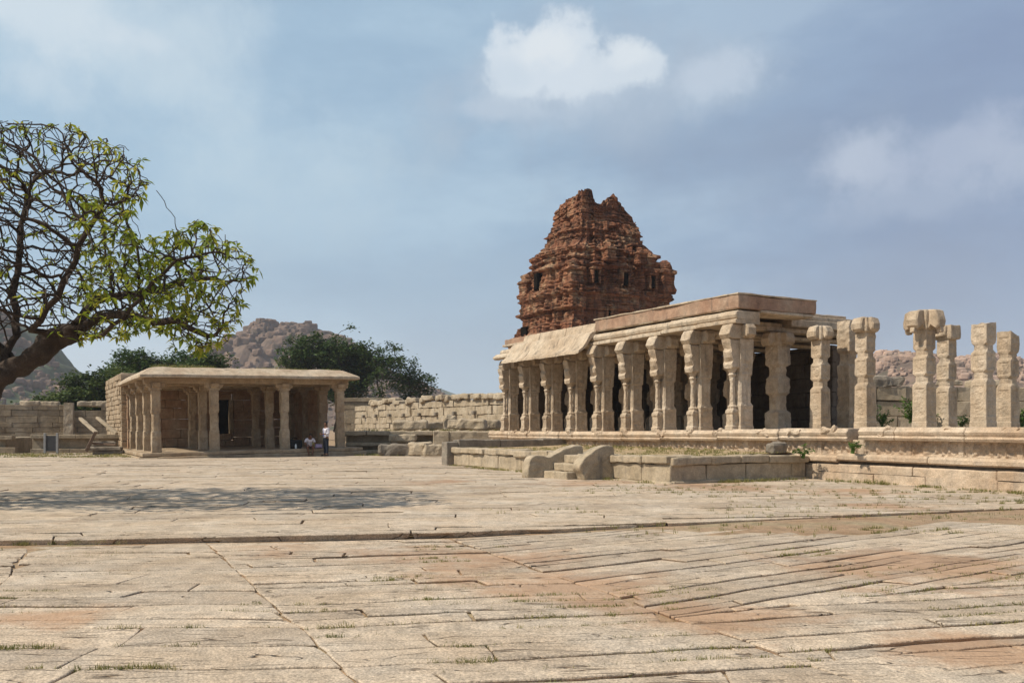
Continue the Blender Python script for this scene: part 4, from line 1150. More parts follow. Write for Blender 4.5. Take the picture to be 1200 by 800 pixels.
# grass along the foot of the platform
m = MB()
for _ in range(260):
    t = random.uniform(-2, 6); x, y = hall(-.25-abs(random.gauss(0, .25)), t)
    if nz(x, y, 0, 1.1) > -.05: tuft(m, x, y, STEP, 8, .06, .13 if nz(x, y, 5, .7) > 0 else .07, .006)
for _ in range(200):
    s = random.uniform(0, 5); x, y = hall(-5.15+s, 6.0-abs(random.gauss(0, .12)))
    if nz(x, y, 0, 1.1) > -.05: tuft(m, x, y, STEP, 8, .06, .10, .006)
for _ in range(300):
    s = random.uniform(0, 13); x, y = hall(-5.35-abs(random.gauss(0, .15)), 6.0+s)
    if nz(x, y, 0, 1.1) > -.05: tuft(m, x, y, STEP, 6, .07, .09, .007)
for _ in range(900):
    X = random.uniform(-30, -19); Y = random.uniform(43.5, 49.5)
    if nz(X, Y, 0, .5) > -.1: tuft(m, X, Y, STEP, 6, .2, .10, .014)
for _ in range(120): tuft(m, random.uniform(-8.3,-5), random.uniform(46, 48.5), STEP, 7, .2, .12, .012)
tag(m.build('grass_verge', M['grass']), 'grass along the foot of the platforms and plinths', 'grass', kind='stuff')
# ---------------------------------------------------------------- trees
def colonize(attr, seeds, step, kill, infl, iters, bias=(0,0,.0), jit=.12):
    nodes_ = [np.array(p, float) for p, par in seeds]; parent = [par for p, par in seeds]
    A = np.array(attr, float); alive = np.ones(len(A), bool)
    near = np.zeros(len(A), int); nd = np.full(len(A), 1e9)
    def upd(k0):
        for k in range(k0, len(nodes_)):
            d = np.linalg.norm(A-nodes_[k], axis=1); m_ = d < nd; nd[m_] = d[m_]; near[m_] = k
    upd(0); rng = np.random.RandomState(3)
    kids = {}
    for it in range(iters):
        act = alive & (nd < infl)
        if not act.any(): break
        k0 = len(nodes_); acc = {}
        for i in np.nonzero(act)[0]:
            v = A[i]-nodes_[near[i]]; l = np.linalg.norm(v)+1e-9
            if near[i] in acc: acc[near[i]] += v/l
            else: acc[near[i]] = v/l
        for k, v in acc.items():
            if kids.get(k, 0) >= 4: continue
            v = v/(np.linalg.norm(v)+1e-9) + rng.normal(0, jit, 3) + np.array(bias)
            if parent[k] >= 0:
                pd = nodes_[k]-nodes_[parent[k]]; v = v + .35*pd/(np.linalg.norm(pd)+1e-9)
            v /= np.linalg.norm(v)
            nodes_.append(nodes_[k]+v*step); parent.append(k); kids[k] = kids.get(k, 0)+1
        upd(k0); alive &= nd > kill
    return np.array(nodes_), parent
def skeleton_mesh(mb, nodes_, parent, tip=.012, expo=2.3, nside=5, rmax=None, boost=None):
    n = len(nodes_); ch = [[] for _ in range(n)]
    for i, p in enumerate(parent):
        if p >= 0: ch[p].append(i)
    rad = np.zeros(n)
    for i in range(n-1, -1, -1):
        rad[i] = tip if not ch[i] else (sum(rad[c]**expo for c in ch[i]))**(1/expo)
    if boost:
        for k_, b_ in boost.items(): rad[k_] *= b_
    if rmax: rad = np.minimum(rad, rmax)
    # nodes sorted so children come after parents except seeds: fine
    used = set(); stack = [i for i in range(n) if parent[i] < 0]
    while stack:
        s = stack.pop(); chain = [s]
        if parent[s] >= 0: chain = [parent[s], s]
        c = s
        while ch[c]:
            b = max(ch[c], key=lambda q: rad[q])
            for q in ch[c]:
                if q != b: stack.append(q)
            chain.append(b); c = b
        pts = [tuple(nodes_[i]) for i in chain]; rs = [rad[i] for i in chain]
        if parent[s] >= 0: rs[0] = min(rs[0], rs[1]*1.15)
        if len(pts) > 1:
            big = rs[0] > .08
            if big and len(pts) > 3:
                P2 = []; R2 = []
                for a_, b_, ra, rb_ in zip(pts[:-1], pts[1:], rs[:-1], rs[1:]):
                    for q in range(3): f_ = q/3; P2.append(tuple(a_[w]+(b_[w]-a_[w])*f_ for w in range(3))); R2.append(ra+(rb_-ra)*f_)
                P2.append(pts[-1]); R2.append(rs[-1]); pts, rs = P2, R2
            if big: rs = [r_*(1+.22*nz(p[0], p[1], p[2], 2.4)) for r_, p in zip(rs, pts)]
            tube(mb, pts, rs, 18 if big else nside, .38 if big else 0)
    tips = [i for i in range(n) if not ch[i]]
    return rad, tips, ch
# frangipani at the left
D0 = 17.0
def T(x, y, d=D0): return ((x-600)/F*d, d, EYE+(HZ-y)/F*d)
seeds = []
def chain_(pts, par):
    k = par
    last = np.array(seeds[par][0]) if par >= 0 else None
    for p in pts:
        p = np.array(p)
        if last is not None:
            L = np.linalg.norm(p-last); m_ = max(1, int(L/.28))
            for i in range(1, m_+1):
                q = last+(p-last)*i/m_ + (np.random.normal(0, .035, 3))
                seeds.append((tuple(q), k)); k = len(seeds)-1
        else: seeds.append((tuple(p), -1)); k = len(seeds)-1
        last = np.array(seeds[k][0])
    return k
root_ = chain_([T(-80,606), T(-62,560), T(-45,505), T(-12,455)], -1)
fork = root_
a1 = chain_([T(32,422,17.0), T(62,402,16.9), T(88,386,16.8)], fork)
a2 = chain_([T(120,376,16.8), T(160,372,16.6), T(205,378,16.4), T(240,392,16.2)], a1)
a3 = chain_([T(110,352,17.2), T(165,345,17.6), T(210,330,17.7), T(250,325,17.9)], a1)
a4 = chain_([T(10,420,17.5), T(-30,380,18), T(-60,330,18.4), T(-50,260,18.6)], fork)
a5 = chain_([T(40,385,16.4), T(70,345,15.9), T(95,290,15.6), T(120,240,15.4)], a1)
a6 = chain_([T(20,395,17.8), T(15,330,18.2), T(25,260,18.6), T(40,210,18.7)], fork)
a7 = chain_([T(-60,440,16.2), T(-140,400,15.8), T(-220,360,15.6)], root_-3)
a8 = chain_([T(120,395,16.2), T(165,350,15.8), T(205,300,15.6)], a1)
poly = [(-330,300),(-260,190),(-120,140),(20,142),(70,140),(150,172),(185,215),(150,262),(170,280),(235,258),(285,290),(312,312),(290,345),(275,395),(235,420),(190,392),(100,400),(60,395),(30,380),(-60,400),(-250,420),(-330,380)]
def inside(x, y, P):
    c = False; j = len(P)-1
    for i in range(len(P)):
        if (P[i][1] > y) != (P[j][1] > y) and x < (P[j][0]-P[i][0])*(y-P[i][1])/(P[j][1]-P[i][1])+P[i][0]: c = not c
        j = i
    return c
rt = random.Random(12); attr = []
while len(attr) < 7000:
    x = rt.uniform(-330, 312); y = rt.uniform(138, 425)
    if not inside(x, y, poly): continue
    ctr = 1-((x+10)/340)**2
    dd = D0+rt.uniform(-1, 1)*2.6*math.sqrt(max(.12, ctr))
    if x < -40 and rt.random() < .35: continue
    attr.append(T(x, y, dd) if True else None)
nod, par_ = colonize(attr, seeds, .13, .17, 3.0, 120, bias=(0,0,.06), jit=.34)
trunkm = MB(); rad_, tips_, ch_ = skeleton_mesh(trunkm, nod, par_, tip=.008, expo=2.42, nside=5, rmax=.40, boost={**{k: 1.5 for k in range(a1+1)}, **{k: 1.4 for k in range(a1+1, a2+1)}, **{k: .72 for k in range(a3+1, len(seeds))}})
ft = thing('frangipani_tree', 'large gnarled spreading tree with yellow green leaves reaching in from the left', 'tree', (T(-80,606)[0], D0, 0.05))
off = Vector(ft.location)
def rel(mb): mb.v = [Vector(p)-off for p in mb.v]; return mb
rel(trunkm).build('trunk', M['bark'], ft, smooth=True)
lm = MB()
for i in tips_:
    p = Vector(nod[i]); 
    xp = 600+F*p.x/p.y; yp = HZ-(p.z-EYE)/p.y*F
    dens = .22+.7*nz(p.x, p.y, p.z, .55)
    if xp < -30: dens += 1.0
    dens += .62 if (xp > 90 and yp > 225) else (.25 if xp > 120 else -.02)
    if random.random() > dens: continue
    dirv = (p-Vector(nod[par_[i]])).normalized()
    n_ = random.randint(6, 12) if (xp > 90 and yp > 225) or xp < -30 else random.randint(3, 7)
    for k in range(n_):
        az = random.uniform(0, 6.28)
        leafquad(lm, p, random.uniform(.08, .22), droop=random.uniform(-.1, 1.1), az=az, asp=.38)
rel(lm).build('crown', M['leafF'], ft)
# background trees
def bgtree(name, lab, X, Y, z0, R_, Hc, zc, leafm, nattr, nleaf, lsize, seed, trunks=1, sq=1.0, hole=.0):
    rt = random.Random(seed); attr = []
    lob = [(rt.uniform(-.6,.6)*R_, rt.uniform(-.5,.5)*R_*.6, rt.uniform(-.35,.5)*Hc, rt.uniform(.35,.6)) for _ in range(9)]
    lob.append((0,0,0,.62))
    while len(attr) < nattr:
        l = rt.choice(lob); u = Vector((rt.gauss(0,1), rt.gauss(0,1), rt.gauss(0,1))).normalized()*(rt.random()**.4)
        p = (l[0]+u.x*R_*l[3], l[1]+u.y*R_*.7*l[3], zc+l[2]+u.z*Hc*l[3])
        if p[2] < 1.2*sq: continue
        if p[2] > zc+.88*Hc: continue
        if abs(p[0]) > R_ or hole and nz(p[0]+seed, p[1], p[2], .28) < -hole: continue
        attr.append(p)
    sd = []
    for k in range(trunks):
        x0 = (k-(trunks-1)/2)*R_*.35
        prev = -1
        for q in range(6):
            sd.append(((x0+.12*q*(x0 and math.copysign(1, x0)), 0, q*zc*.09), prev)); prev = len(sd)-1
    nd_, pr_ = colonize(attr, sd, .6, .8, 14, 60, jit=.25)
    t = thing(name, lab, 'tree', (X, Y, z0))
    tb = MB(); r_, tips, _ = skeleton_mesh(tb, nd_, pr_, tip=.03, expo=2.2, nside=4, rmax=.4)
    tb.build('trunk', M['bark'], t)
    lb = MB(); A = [a for a in attr]
    for _ in range(nleaf):
        a = rt.choice(A)
        p = Vector((a[0]+rt.gauss(0,.38), a[1]+rt.gauss(0,.38), a[2]+rt.gauss(0,.22)))
        leafquad(lb, p, lsize, asp=.7)
    for i_ in tips:
        p0 = Vector(nd_[i_])
        for q_ in range(16): leafquad(lb, p0+Vector((rt.gauss(0,.3), rt.gauss(0,.3), rt.gauss(0,.2))), lsize, asp=.7)
    lb.build('crown', leafm, t)
G_ = 'trees behind the enclosure walls'
bgtree('broad_tree', 'broad dark green tree behind the right end of the pavilion roof', px(380,108), 108, 1.0, 7.3, 5.6, 6.9, M['leafD'], 620, 17000, .42, 3, 2, hole=.25)
bgtree('broad_tree', 'tall airy tree with sky showing through, right of the pavilion', px(448,106), 106, 1.0, 7.8, 6.4, 6.9, M['leafD'], 560, 13500, .36, 8, 3, hole=.08)
bgtree('round_tree', 'small round tree top rising over the middle of the pavilion roof', px(243,80), 80, 0.5, 2.4, 3.0, 5.8, M['leafD'], 160, 4500, .34, 11)
bgtree('broad_tree', 'rounded green tree showing above the left part of the pavilion roof', px(190,84), 84, 0.5, 5.6, 3.6, 5.4, M['leafD'], 420, 12500, .36, 14, 2)
bgtree('bushy_tree', 'dense green tree directly behind the left corner of the pavilion', px(128,80), 80, 0, 4.8, 3.2, 4.3, M['leafM'], 360, 12000, .34, 17, 2)
bgtree('bushy_tree', 'low bushy tree sloping down behind the left enclosure wall', px(80,78), 78, 0, 4.0, 2.4, 2.9, M['leafM'], 300, 9500, .34, 19, 2)
bgtree('bushy_tree', 'small bush at the far left behind the enclosure wall', px(20,80), 80, 0, 3.2, 1.6, 2.6, M['leafD'], 160, 4500, .34, 23)
bgtree('bushy_tree', 'low bush behind the coping of the sunlit ruined wall', px(497,108), 108, 1, 3.6, 1.9, 2.1, M['leafD'], 140, 3500, .34, 29)
# ---------------------------------------------------------------- hills
def hill(name, lab, pts, D, depth, mat, nb, seed, bs=(4, 10), bmat=None):
    """pts: skyline (px x, px y) at distance D"""
    xs = [(p[0]-600)/F*D for p in pts]; zs = [(HZ-p[1])/F*D+EYE for p in pts]
    sk = interp(list(zip(xs, zs)))
    mb = MB(); x0, x1 = xs[0], xs[-1]
    def hh(x, v):
        s_ = sk(x); k = max(0, 1-abs(v)**1.5)
        return s_*k + (s_*.16*fb(x, v*depth, seed, .03, 4) if k > 0 else 0)*(1-.6*(1-abs(v))**2)
    nu = 150; nv = 50
    grid(mb, nu, nv, lambda i, j: (x0+(x1-x0)*i, D+depth*(2*j-1), max(-.3, hh(x0+(x1-x0)*i, 2*j-1)-.3)))
    tag(mb.build(name, mat, smooth=False), lab, kind='structure')
    bb = MB(); rnd = random.Random(seed)
    for _ in range(nb):
        x = rnd.uniform(x0, x1); v = -abs(rnd.gauss(0, .45))
        if v < -.95 or sk(x) < 3: continue
        z = hh(x, v); s_ = rnd.uniform(*bs)*(.5 + .8*max(0, nz(x, v*depth, seed, .03)+.3))
        if rnd.random() > .45+.8*nz(x, v*depth, seed+5, .025) + .35*(v > -.3): continue
        rbox(bb, (x, D+depth*v, z+s_*.12), (s_*rnd.uniform(.8,1.5), s_, s_*rnd.uniform(.6,1.1)), r=s_*.46, step=s_*.4, rough=s_*.18, fr=1.2/s_*1.0, rz=rnd.uniform(0,3))
    if nb: tag(bb.build('boulders', bmat or M['bould'], smooth=False), 'granite boulders piled over the '+lab.split(' with')[0], 'boulders', kind='stuff')
hill('hill', 'left green hill with scattered boulders', [(-420,501),(-250,400),(-120,340),(-40,345),(10,372),(25,392),(48,420),(70,428),(84,446),(120,470),(170,501)], 520, 160, M['hillg'], 2400, 3, (2.0, 7))
hill('hill', 'middle rocky hill with heaped boulders', [(130,501),(200,455),(255,420),(268,408),(290,399),(302,390),(314,386),(324,379),(331,381),(338,389),(346,383),(356,384),(366,384),(372,392),(400,402),(450,430),(520,470),(600,501)], 620, 170, M['hill'], 4200, 5, (2.5, 8))
hill('hill', 'right boulder strewn hill with pink boulders', [(930,501),(985,440),(1010,425),(1035,417),(1060,414),(1090,418),(1120,419),(1140,416),(1160,424),(1190,432),(1230,440),(1320,470),(1400,501)], 430, 130, M['hill'], 4600, 7, (1.5, 4.5), M['bouldp'])
hill('mountain', 'faint far blue mountain ridge', [(380,501),(440,470),(490,452),(515,455),(540,465),(580,478),(700,490),(1000,488),(1300,501)], 1900, 300, M['hillg'], 0, 9)
# ---------------------------------------------------------------- people
def skinmesh(name, chains, mat, parent, sub=2):
    V = []; E = []; Rr = []
    key = {}
    def vid(p, r_):
        k = tuple(round(c, 4) for c in p)
        if k not in key: key[k] = len(V); V.append(p); Rr.append(r_)
        return key[k]
    for ch in chains:
        ids = [vid(p, r_) for p, r_ in ch]
        for a, b in zip(ids[:-1], ids[1:]):
            if (a, b) not in E and (b, a) not in E and a != b: E.append((a, b))
    me = bpy.data.meshes.new(name); me.from_pydata(V, E, []); me.materials.append(mat)
    o = bpy.data.objects.new(name, me); col.objects.link(o); o.parent = parent
    md = o.modifiers.new('skin', 'SKIN'); md.use_smooth_shade = True
    sv = me.skin_vertices[0].data
    for i, r_ in enumerate(Rr): sv[i].radius = (r_, r_) if not isinstance(r_, tuple) else r_
    sv[0].use_root = True
    s2 = o.modifiers.new('sub', 'SUBSURF'); s2.levels = sub; s2.render_levels = sub
    return o
def ell(mb, c, r, n=14, m_=10, fn=None):
    V = []; Fc = []
    for j in range(m_+1):
        ph = math.pi*j/m_
        for i in range(n):
            th = 2*math.pi*i/n
            p = (c[0]+r[0]*math.sin(ph)*math.cos(th), c[1]+r[1]*math.sin(ph)*math.sin(th), c[2]+r[2]*math.cos(ph))
            V.append(fn(*p) if fn else p)
    for j in range(m_):
        for i in range(n): Fc.append((j*n+i, (j+1)*n+i, (j+1)*n+(i+1) % n, j*n+(i+1) % n))
    mb.add(V, Fc)
def head_bits(parent, hc, face):
    """hair, ears, nose around head centre hc; face = unit xy dir"""
    fx, fy = face
    m = MB(); ell(m, (hc[0]-fx*.018, hc[1]-fy*.018, hc[2]+.025), (.088,.095,.105))
    for q, p in enumerate(m.v):
        d = (p[0]-hc[0])*fx+(p[1]-hc[1])*fy
        if d > .045 and p[2] < hc[2]+.06: m.v[q] = (p[0]-fx*.06, p[1]-fy*.06, p[2])
    m.build('hair', M['hair'], parent, smooth=True)
    for s_ in (-1, 1):
        m = MB(); ell(m, (hc[0]-fy*s_*.034+fx*.078, hc[1]+fx*s_*.034+fy*.078, hc[2]+.005), (.012,.012,.008), 8, 6); m.build('eye', M['hair'], parent, smooth=True)
def hand(base, d, side):
    """list of finger chains from the wrist position"""
    b = Vector(base); d = Vector(d).normalized(); s = Vector(side).normalized(); out = []
    palm = b+d*.07
    out.append([(tuple(b), .022), (tuple(palm), .03)])
    for k, L in zip((-1.5, -.5, .5, 1.5), (.06, .075, .07, .055)):
        r0 = palm+s*k*.017
        out.append([(tuple(palm), .03), (tuple(r0+d*.02), .0095), (tuple(r0+d*(.02+L*.6)), .0085), (tuple(r0+d*(.02+L)-s.cross(d)*.02), .007)])
    out.append([(tuple(b+d*.03), .024), (tuple(b+d*.05+s*.035), .011), (tuple(b+d*.085+s*.05), .009)])
    return out
# standing man
pd = 45.6
ps = thing('person', 'standing man in white shirt and dark trousers, hands folded, at the pavilion edge', 'person', (px(382, pd), pd, .10), 0.0)
ps.rotation_euler = (0, 0, math.radians(-45))   # facing left, towards the seated man
# local: faces -y
hp = (0, 0, .95)
body = [[(hp, .12), ((0,.01,1.12), .11), ((0,.01,1.30), .12), ((0,.0,1.42), .09), ((0,-.005,1.49), .055), ((0,-.02,1.56), .06), ((0,-.03,1.64), .088), ((0,-.025,1.72), .06)]]
for s_ in (-1, 1):
    body.append([(hp, .12), ((.10*s_,0,.88), .085), ((.11*s_,0,.50), .055), ((.11*s_,.01,.10), .038), ((.115*s_,-.09,.03), .035), ((.12*s_,-.16,.025), .025)])
    wr = (.05*s_, -.26, 1.12)
    body.append([((0,.0,1.42), .09), ((.18*s_,.01,1.40), .058), ((.23*s_,.02,1.14), .042), (wr, .027)])
    body += hand(wr, (-.6*s_, -.3, .1), (0, 0, 1))
skinmesh('body', body, M['skin'], ps)
sh = [[((0,0,.88), .15), ((0,.01,1.05), .155), ((0,.01,1.25), .165), ((0,0,1.39), .14), ((0,0,1.46), .07)]]
for s_ in (-1, 1): sh.append([((0,0,1.39), .12), ((.18*s_,.01,1.39), .078), ((.23*s_,.02,1.16), .06), ((.16*s_,-.11,1.13), .05)])
skinmesh('shirt', sh, M['shirt'], ps)
trs = [[((0,0,.98), .13), ((0,0,.90), .13)]]
for s_ in (-1, 1): trs.append([((0,0,.90), .13), ((.10*s_,0,.84), .10), ((.11*s_,0,.50), .078), ((.11*s_,.01,.09), .062)])
skinmesh('trousers', trs, M['trouser'], ps)
head_bits(ps, (0,-.03,1.66), (0,-1))
m = MB(); box(m, -.012, .012, -.155, -.145, 1.10, 1.40, rough=0, step=1); box(m, -.05, .05, -.165, -.155, 1.03, 1.11, rough=0, step=1); m.build('lanyard', M['blue'], ps)
for s_ in (-1, 1): m = MB(); rbox(m, (.115*s_, -.07, .03), (.10, .28, .08), r=.035, step=.05, rough=0); m.build('shoe', M['shoe'], ps)
# seated man on the plinth edge
sd_ = 47.3
pz = .43
sx_, sy_ = pav(7.38, -.88)
pt = thing('person', 'seated man in white shirt with bare shins bending forward on the plinth edge', 'person', (sx_, sy_, .10), TH-.15)
pz = .36
hp = (0, .30, pz+.02)
body = [[(hp, .13), ((0,.22,pz+.22), .12), ((0,.10,pz+.42), .125), ((0,.02,pz+.52), .09), ((0,-.05,pz+.56), .055), ((0,-.12,pz+.60), .06), ((0,-.17,pz+.65), .086), ((0,-.18,pz+.72), .06)]]
for s_ in (-1, 1):
    body.append([(hp, .13), ((.11*s_,.20,pz+.03), .09), ((.15*s_,-.20,pz+.10), .066), ((.10*s_,-.22,.10), .04), ((.10*s_,-.31,.03), .035), ((.11*s_,-.39,.025), .026)])
    wr = (.13*s_, -.27, pz+.20)
    body.append([((0,.02,pz+.52), .09), ((.19*s_,.04,pz+.48), .056), ((.26*s_,-.06,pz+.26), .042), (wr, .027)])
    body += hand(wr, (-.5*s_, -.5, -.5), (0, .3, 1))
skinmesh('body', body, M['skin'], pt)
sh = [[((0,.28,pz+.05), .155), ((0,.21,pz+.22), .15), ((0,.10,pz+.40), .15), ((0,.03,pz+.50), .11)]]
for s_ in (-1, 1): sh.append([((0,.03,pz+.50), .11), ((.19*s_,.04,pz+.47), .078), ((.25*s_,-.03,pz+.31), .062)])
skinmesh('shirt', sh, M['shirt'], pt)
trs = [[((0,.31,pz+.05), .145), ((0,.28,pz+.02), .145)]]
for s_ in (-1, 1): trs.append([((0,.28,pz+.02), .145), ((.11*s_,.18,pz+.04), .105), ((.145*s_,-.14,pz+.09), .085)])
skinmesh('shorts', trs, M['short'], pt)
head_bits(pt, (0,-.18,pz+.67), (0,-1))
# bags by the men
zb_ = .34+4.9*math.sin(TILT)+.02
def pavp(s, r): x, y = pav(s, r); return (x, y, .34+s*math.sin(TILT)+.015)
m = MB(); rbox(m, (0,0,.22), (.75,.4,.44), r=.14, step=.12, rough=.05); tube(m, [(-.15,0,.4), (-.1,0,.55), (.1,0,.55), (.15,0,.4)], [.02]*4, 6)
tag(m.build('travel_bag', M['black'], loc=pavp(6.85,.15), rz=.3), 'black bag on the pavilion floor beside the seated man', 'bag')
m = MB(); loft(m, [(0,.045,.045,.018), (.17,.045,.045,.018), (.21,.018,.018,.008), (.25,.018,.018,.008)], m=2, rough=0)
tag(m.build('water_bottle', M['white'], loc=pavp(6.8,-.28)), 'small white bottle in front of the black bag', 'bottle')
m = MB(); rbox(m, (0,0,.10), (.36,.28,.2), r=.09, step=.07, rough=.05, fr=5)
tag(m.build('cloth_bundle', M['mauve'], loc=pavp(7.95,-.55), rz=.4), 'mauve cloth bundle on the plinth between the two men', 'cloth')
m = MB(); rbox(m, (0,0,.13), (.2,.18,.26), r=.07, step=.07, rough=.03, fr=5)
tag(m.build('yellow_bag', M['yellow'], loc=pavp(7.75,-.2), rz=.4), 'small yellow pouch just behind the seated man', 'bag')
# ---------------------------------------------------------------- haze
m = MB(); m.add([(x, y, z) for z in (-2, 230) for x, y in ((-2600,-700), (2600,-700), (2600,2500), (-2600,2500))], [(3,2,1,0), (4,5,6,7), (0,1,5,4), (1,2,6,5), (2,3,7,6), (3,0,4,7)])
hm = bpy.data.materials.new('haze_air'); hm.use_nodes = True; ns = hm.node_tree.nodes; ns.clear()
o_ = ns.new('ShaderNodeOutputMaterial'); pvn = ns.new('ShaderNodeVolumePrincipled'); pvn.inputs['Density'].default_value = .00024; pvn.inputs['Color'].default_value = (.80,.88,1,1); pvn.inputs['Anisotropy'].default_value = .2
hm.node_tree.links.new(pvn.outputs[0], o_.inputs['Volume'])
tag(m.build('haze', hm), 'thin pale haze over the whole site', kind='stuff')
# ---------------------------------------------------------------- sun and sky
sun_to = Vector((-.62, -.24, .80)).normalized()
sl = bpy.data.lights.new('sun', 'SUN'); sl.energy = 5.0; sl.angle = math.radians(.7); sl.color = (1, .91, .76)
so = bpy.data.objects.new('sun', sl); col.objects.link(so); so.rotation_mode = 'QUATERNION'; so.rotation_quaternion = sun_to.to_track_quat('Z', 'Y'); so.location = (-30, -10, 60)
w = bpy.data.worlds.new('World'); S.world = w; w.use_nodes = True
ns = w.node_tree.nodes; ls = w.node_tree.links; ns.clear()
wo = ns.new('ShaderNodeOutputWorld')
sky = ns.new('ShaderNodeTexSky'); sky.sky_type = 'NISHITA'; sky.sun_disc = False
sky.sun_elevation = math.asin(sun_to.z); sky.sun_rotation = math.atan2(sun_to.x, sun_to.y) % (2*math.pi)
sky.air_density = 1.2; sky.dust_density = 2.0
bg1 = ns.new('ShaderNodeBackground'); bg1.inputs[1].default_value = .10; ls.new(sky.outputs[0], bg1.inputs[0])
tc = ns.new('ShaderNodeTexCoord'); vec = tc.outputs['Generated']
mp = ns.new('ShaderNodeMapping'); mp.inputs['Rotation'].default_value = (0, .25, 0); mp.inputs['Scale'].default_value = (1, 1, 3.0); ls.new(vec, mp.inputs[0])
n1 = noise_n(ns, ls, mp.outputs[0], 2.4, 7, .58)
def math_(op, a, b=None, c=None, clampv=False):
    k = ns.new('ShaderNodeMath'); k.operation = op; k.use_clamp = clampv
    for i, v in enumerate((a, b, c)):
        if v is None: continue
        if hasattr(v, 'links'): ls.new(v, k.inputs[i])
        else: k.inputs[i].default_value = v
    return k.outputs[0]
shared = {}
def snoise(k):
    k = 5 if k < 7 else 11
    if k not in shared: shared[k] = noise_n(ns, ls, vec, k, 8, .62)
    return shared[k]
def blob(x, y, rx, ry, amp_noise, nsc, lo=0.0, hi=1.0):
    """soft cloud centred on a sky direction"""
    c = Vector(((x-600)/F, 1, (HZ-y)/F)).normalized()
    sb = nn(ns, 'ShaderNodeVectorMath', operation='SUBTRACT'); ls.new(vec, sb.inputs[0]); sb.inputs[1].default_value = c
    sc = nn(ns, 'ShaderNodeVectorMath', operation='MULTIPLY'); ls.new(sb.outputs[0], sc.inputs[0]); sc.inputs[1].default_value = (F/rx, 1.2, F/ry)
    ln = nn(ns, 'ShaderNodeVectorMath', operation='LENGTH'); ls.new(sc.outputs[0], ln.inputs[0])
    n = snoise(nsc)
    e = math_('SUBTRACT', 1.0, ln.outputs['Value'])
    e = math_('MULTIPLY_ADD', math_('SUBTRACT', n, .5), amp_noise*1.55, e)
    r = ns.new('ShaderNodeMapRange'); r.interpolation_type = 'SMOOTHSTEP'; r.inputs[1].default_value = lo; r.inputs[2].default_value = hi; ls.new(e, r.inputs[0])
    return r.outputs[0]
base = ramp(ns, [(.36, (.215,.32,.475)), (.5, (.295,.43,.59)), (.63, (.43,.575,.71))]); ls.new(n1, base.inputs[0])
c = base.outputs[0]
sx = ns.new('ShaderNodeSeparateXYZ'); ls.new(vec, sx.inputs[0])
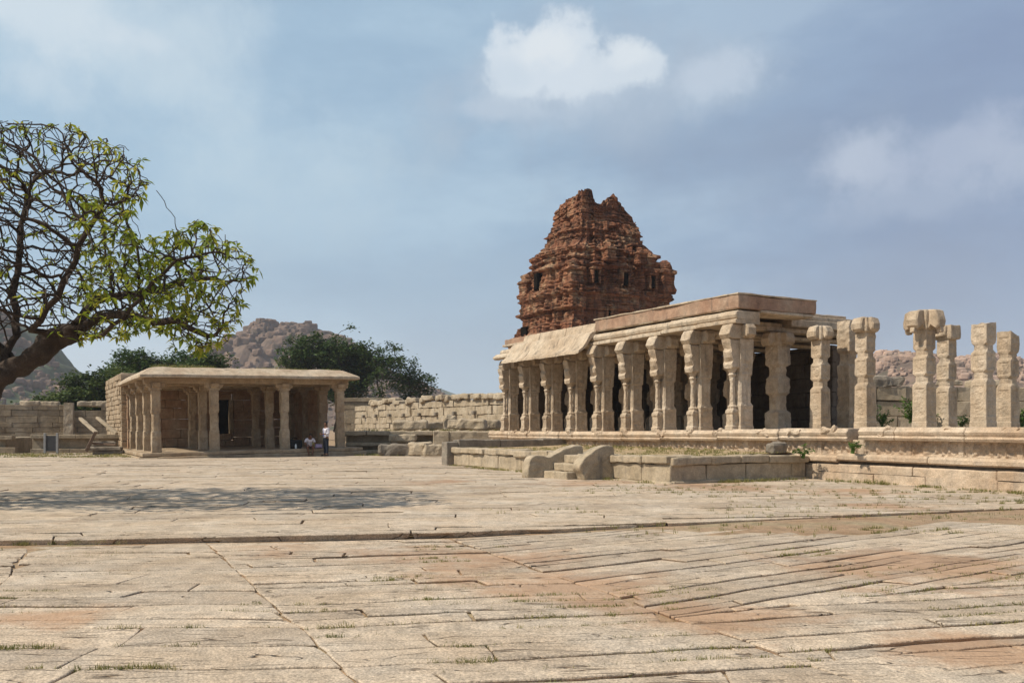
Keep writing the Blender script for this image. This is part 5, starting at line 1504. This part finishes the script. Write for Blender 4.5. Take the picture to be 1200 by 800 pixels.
# lighter towards the left and the low horizon, greyer right
left = ns.new('ShaderNodeMapRange'); left.inputs[1].default_value = .25; left.inputs[2].default_value = -.55; ls.new(sx.outputs[0], left.inputs[0])
c = mixc(ns, ls, c, (.40,.595,.745), math_('MULTIPLY', left.outputs[0], .75))
rgt = ns.new('ShaderNodeMapRange'); rgt.inputs[1].default_value = .05; rgt.inputs[2].default_value = .5; ls.new(sx.outputs[0], rgt.inputs[0])
c = mixc(ns, ls, c, (.25,.315,.49), math_('MULTIPLY', rgt.outputs[0], .6))
low = ns.new('ShaderNodeMapRange'); low.inputs[1].default_value = .16; low.inputs[2].default_value = .0; ls.new(sx.outputs[2], low.inputs[0])
lf = math_('MULTIPLY', low.outputs[0], math_('ADD', math_('MULTIPLY', left.outputs[0], .75), .15))
c = mixc(ns, ls, c, (.70,.78,.84), lf)
for (x, y, rx, ry, an, nsc, lo, hi, colr, k) in [
    (880, 170, 420, 90, 2.2, 5, .0, 1.2, (.26,.335,.46), .6),
    (420, 330, 420, 80, 2.2, 5, .0, 1.2, (.33,.455,.585), .6),
    (250, 180, 300, 120, 2.6, 5, .0, 1.2, (.50,.65,.755), .7),
    (1050, 330, 260, 90, 2.2, 5, .0, 1.1, (.24,.30,.43), .6),
    (700, 115, 230, 75, 1.8, 5, .0, 1.0, (.40,.50,.62), .9),
    (700, 92, 175, 55, 1.6, 11, -.05, .8, (.50,.60,.71), .9),
    (638, 66, 74, 52, 1.45, 11, .04, .42, (.72,.80,.87), .9),
    (636, 56, 52, 32, 1.3, 11, .1, .6, (.82,.87,.90), .8),
    (742, 76, 64, 38, 1.5, 12, .03, .45, (.70,.78,.85), .9),
    (738, 60, 42, 26, 1.3, 12, .1, .6, (.80,.86,.90), .7),
    (830, 84, 70, 26, 1.5, 12, .0, .8, (.54,.63,.74), .85),
    (585, 128, 75, 16, 1.5, 12, .0, .9, (.50,.60,.71), .8),
    (600, 88, 34, 22, 1.4, 12, .0, .9, (.62,.72,.81), .6),
    (1000, 195, 62, 48, 1.6, 11, .0, .9, (.50,.57,.69), .9),
    (1060, 235, 150, 34, 1.6, 11, .0, 1.0, (.38,.46,.60), .7),
    (1120, 175, 80, 40, 1.6, 11, .0, .9, (.43,.50,.64), .8),
    (1195, 190, 50, 45, 1.6, 11, .0, .9, (.44,.51,.64), .8),
    (150, 60, 230, 110, 2.0, 5, -.1, 1.0, (.60,.72,.80), .75),
    (30, 8, 140, 45, 1.6, 11, .0, .9, (.70,.79,.85), .7),
    (45, 95, 50, 30, 1.8, 11, .0, 1.0, (.66,.76,.83), .5),
    (165, 45, 60, 25, 1.8, 11, .0, 1.0, (.68,.77,.84), .5)]:
    c = mixc(ns, ls, c, colr, math_('MULTIPLY', blob(x, y, rx, ry, an, nsc, lo, hi), k))
zen = ns.new('ShaderNodeMapRange'); zen.inputs[1].default_value = .5; zen.inputs[2].default_value = .85; zen.inputs[3].default_value = 0; zen.inputs[4].default_value = .75; ls.new(sx.outputs[2], zen.inputs[0])
c = mixc(ns, ls, c, (.16,.20,.27), zen.outputs[0])   # unseen sky above the frame darkened to cut fill and deepen shadows
bg2 = ns.new('ShaderNodeBackground'); ls.new(c, bg2.inputs[0]); bg2.inputs[1].default_value = 1.0
mxs = ns.new('ShaderNodeMixShader'); mxs.inputs[0].default_value = .88
ls.new(bg1.outputs[0], mxs.inputs[1]); ls.new(bg2.outputs[0], mxs.inputs[2]); ls.new(mxs.outputs[0], wo.inputs['Surface'])
# ---------------------------------------------------------------- camera
cd = bpy.data.cameras.new('camera'); cd.sensor_width = 36; cd.lens = 36*F/1200; cd.clip_end = 6000; cd.clip_start = .1
cd.shift_y = (HZ-400)/1200
co = bpy.data.objects.new('camera', cd); col.objects.link(co); co.location = (0, 0, EYE); co.rotation_euler = (math.pi/2, 0, 0)
S.camera = co
S.view_settings.view_transform = 'Standard'; S.view_settings.look = "None"; S.view_settings.exposure = 0.05; S.view_settings.gamma = 1
S.cycles.volume_bounces = 1
S.render.resolution_x = 1024; S.render.resolution_y = 682
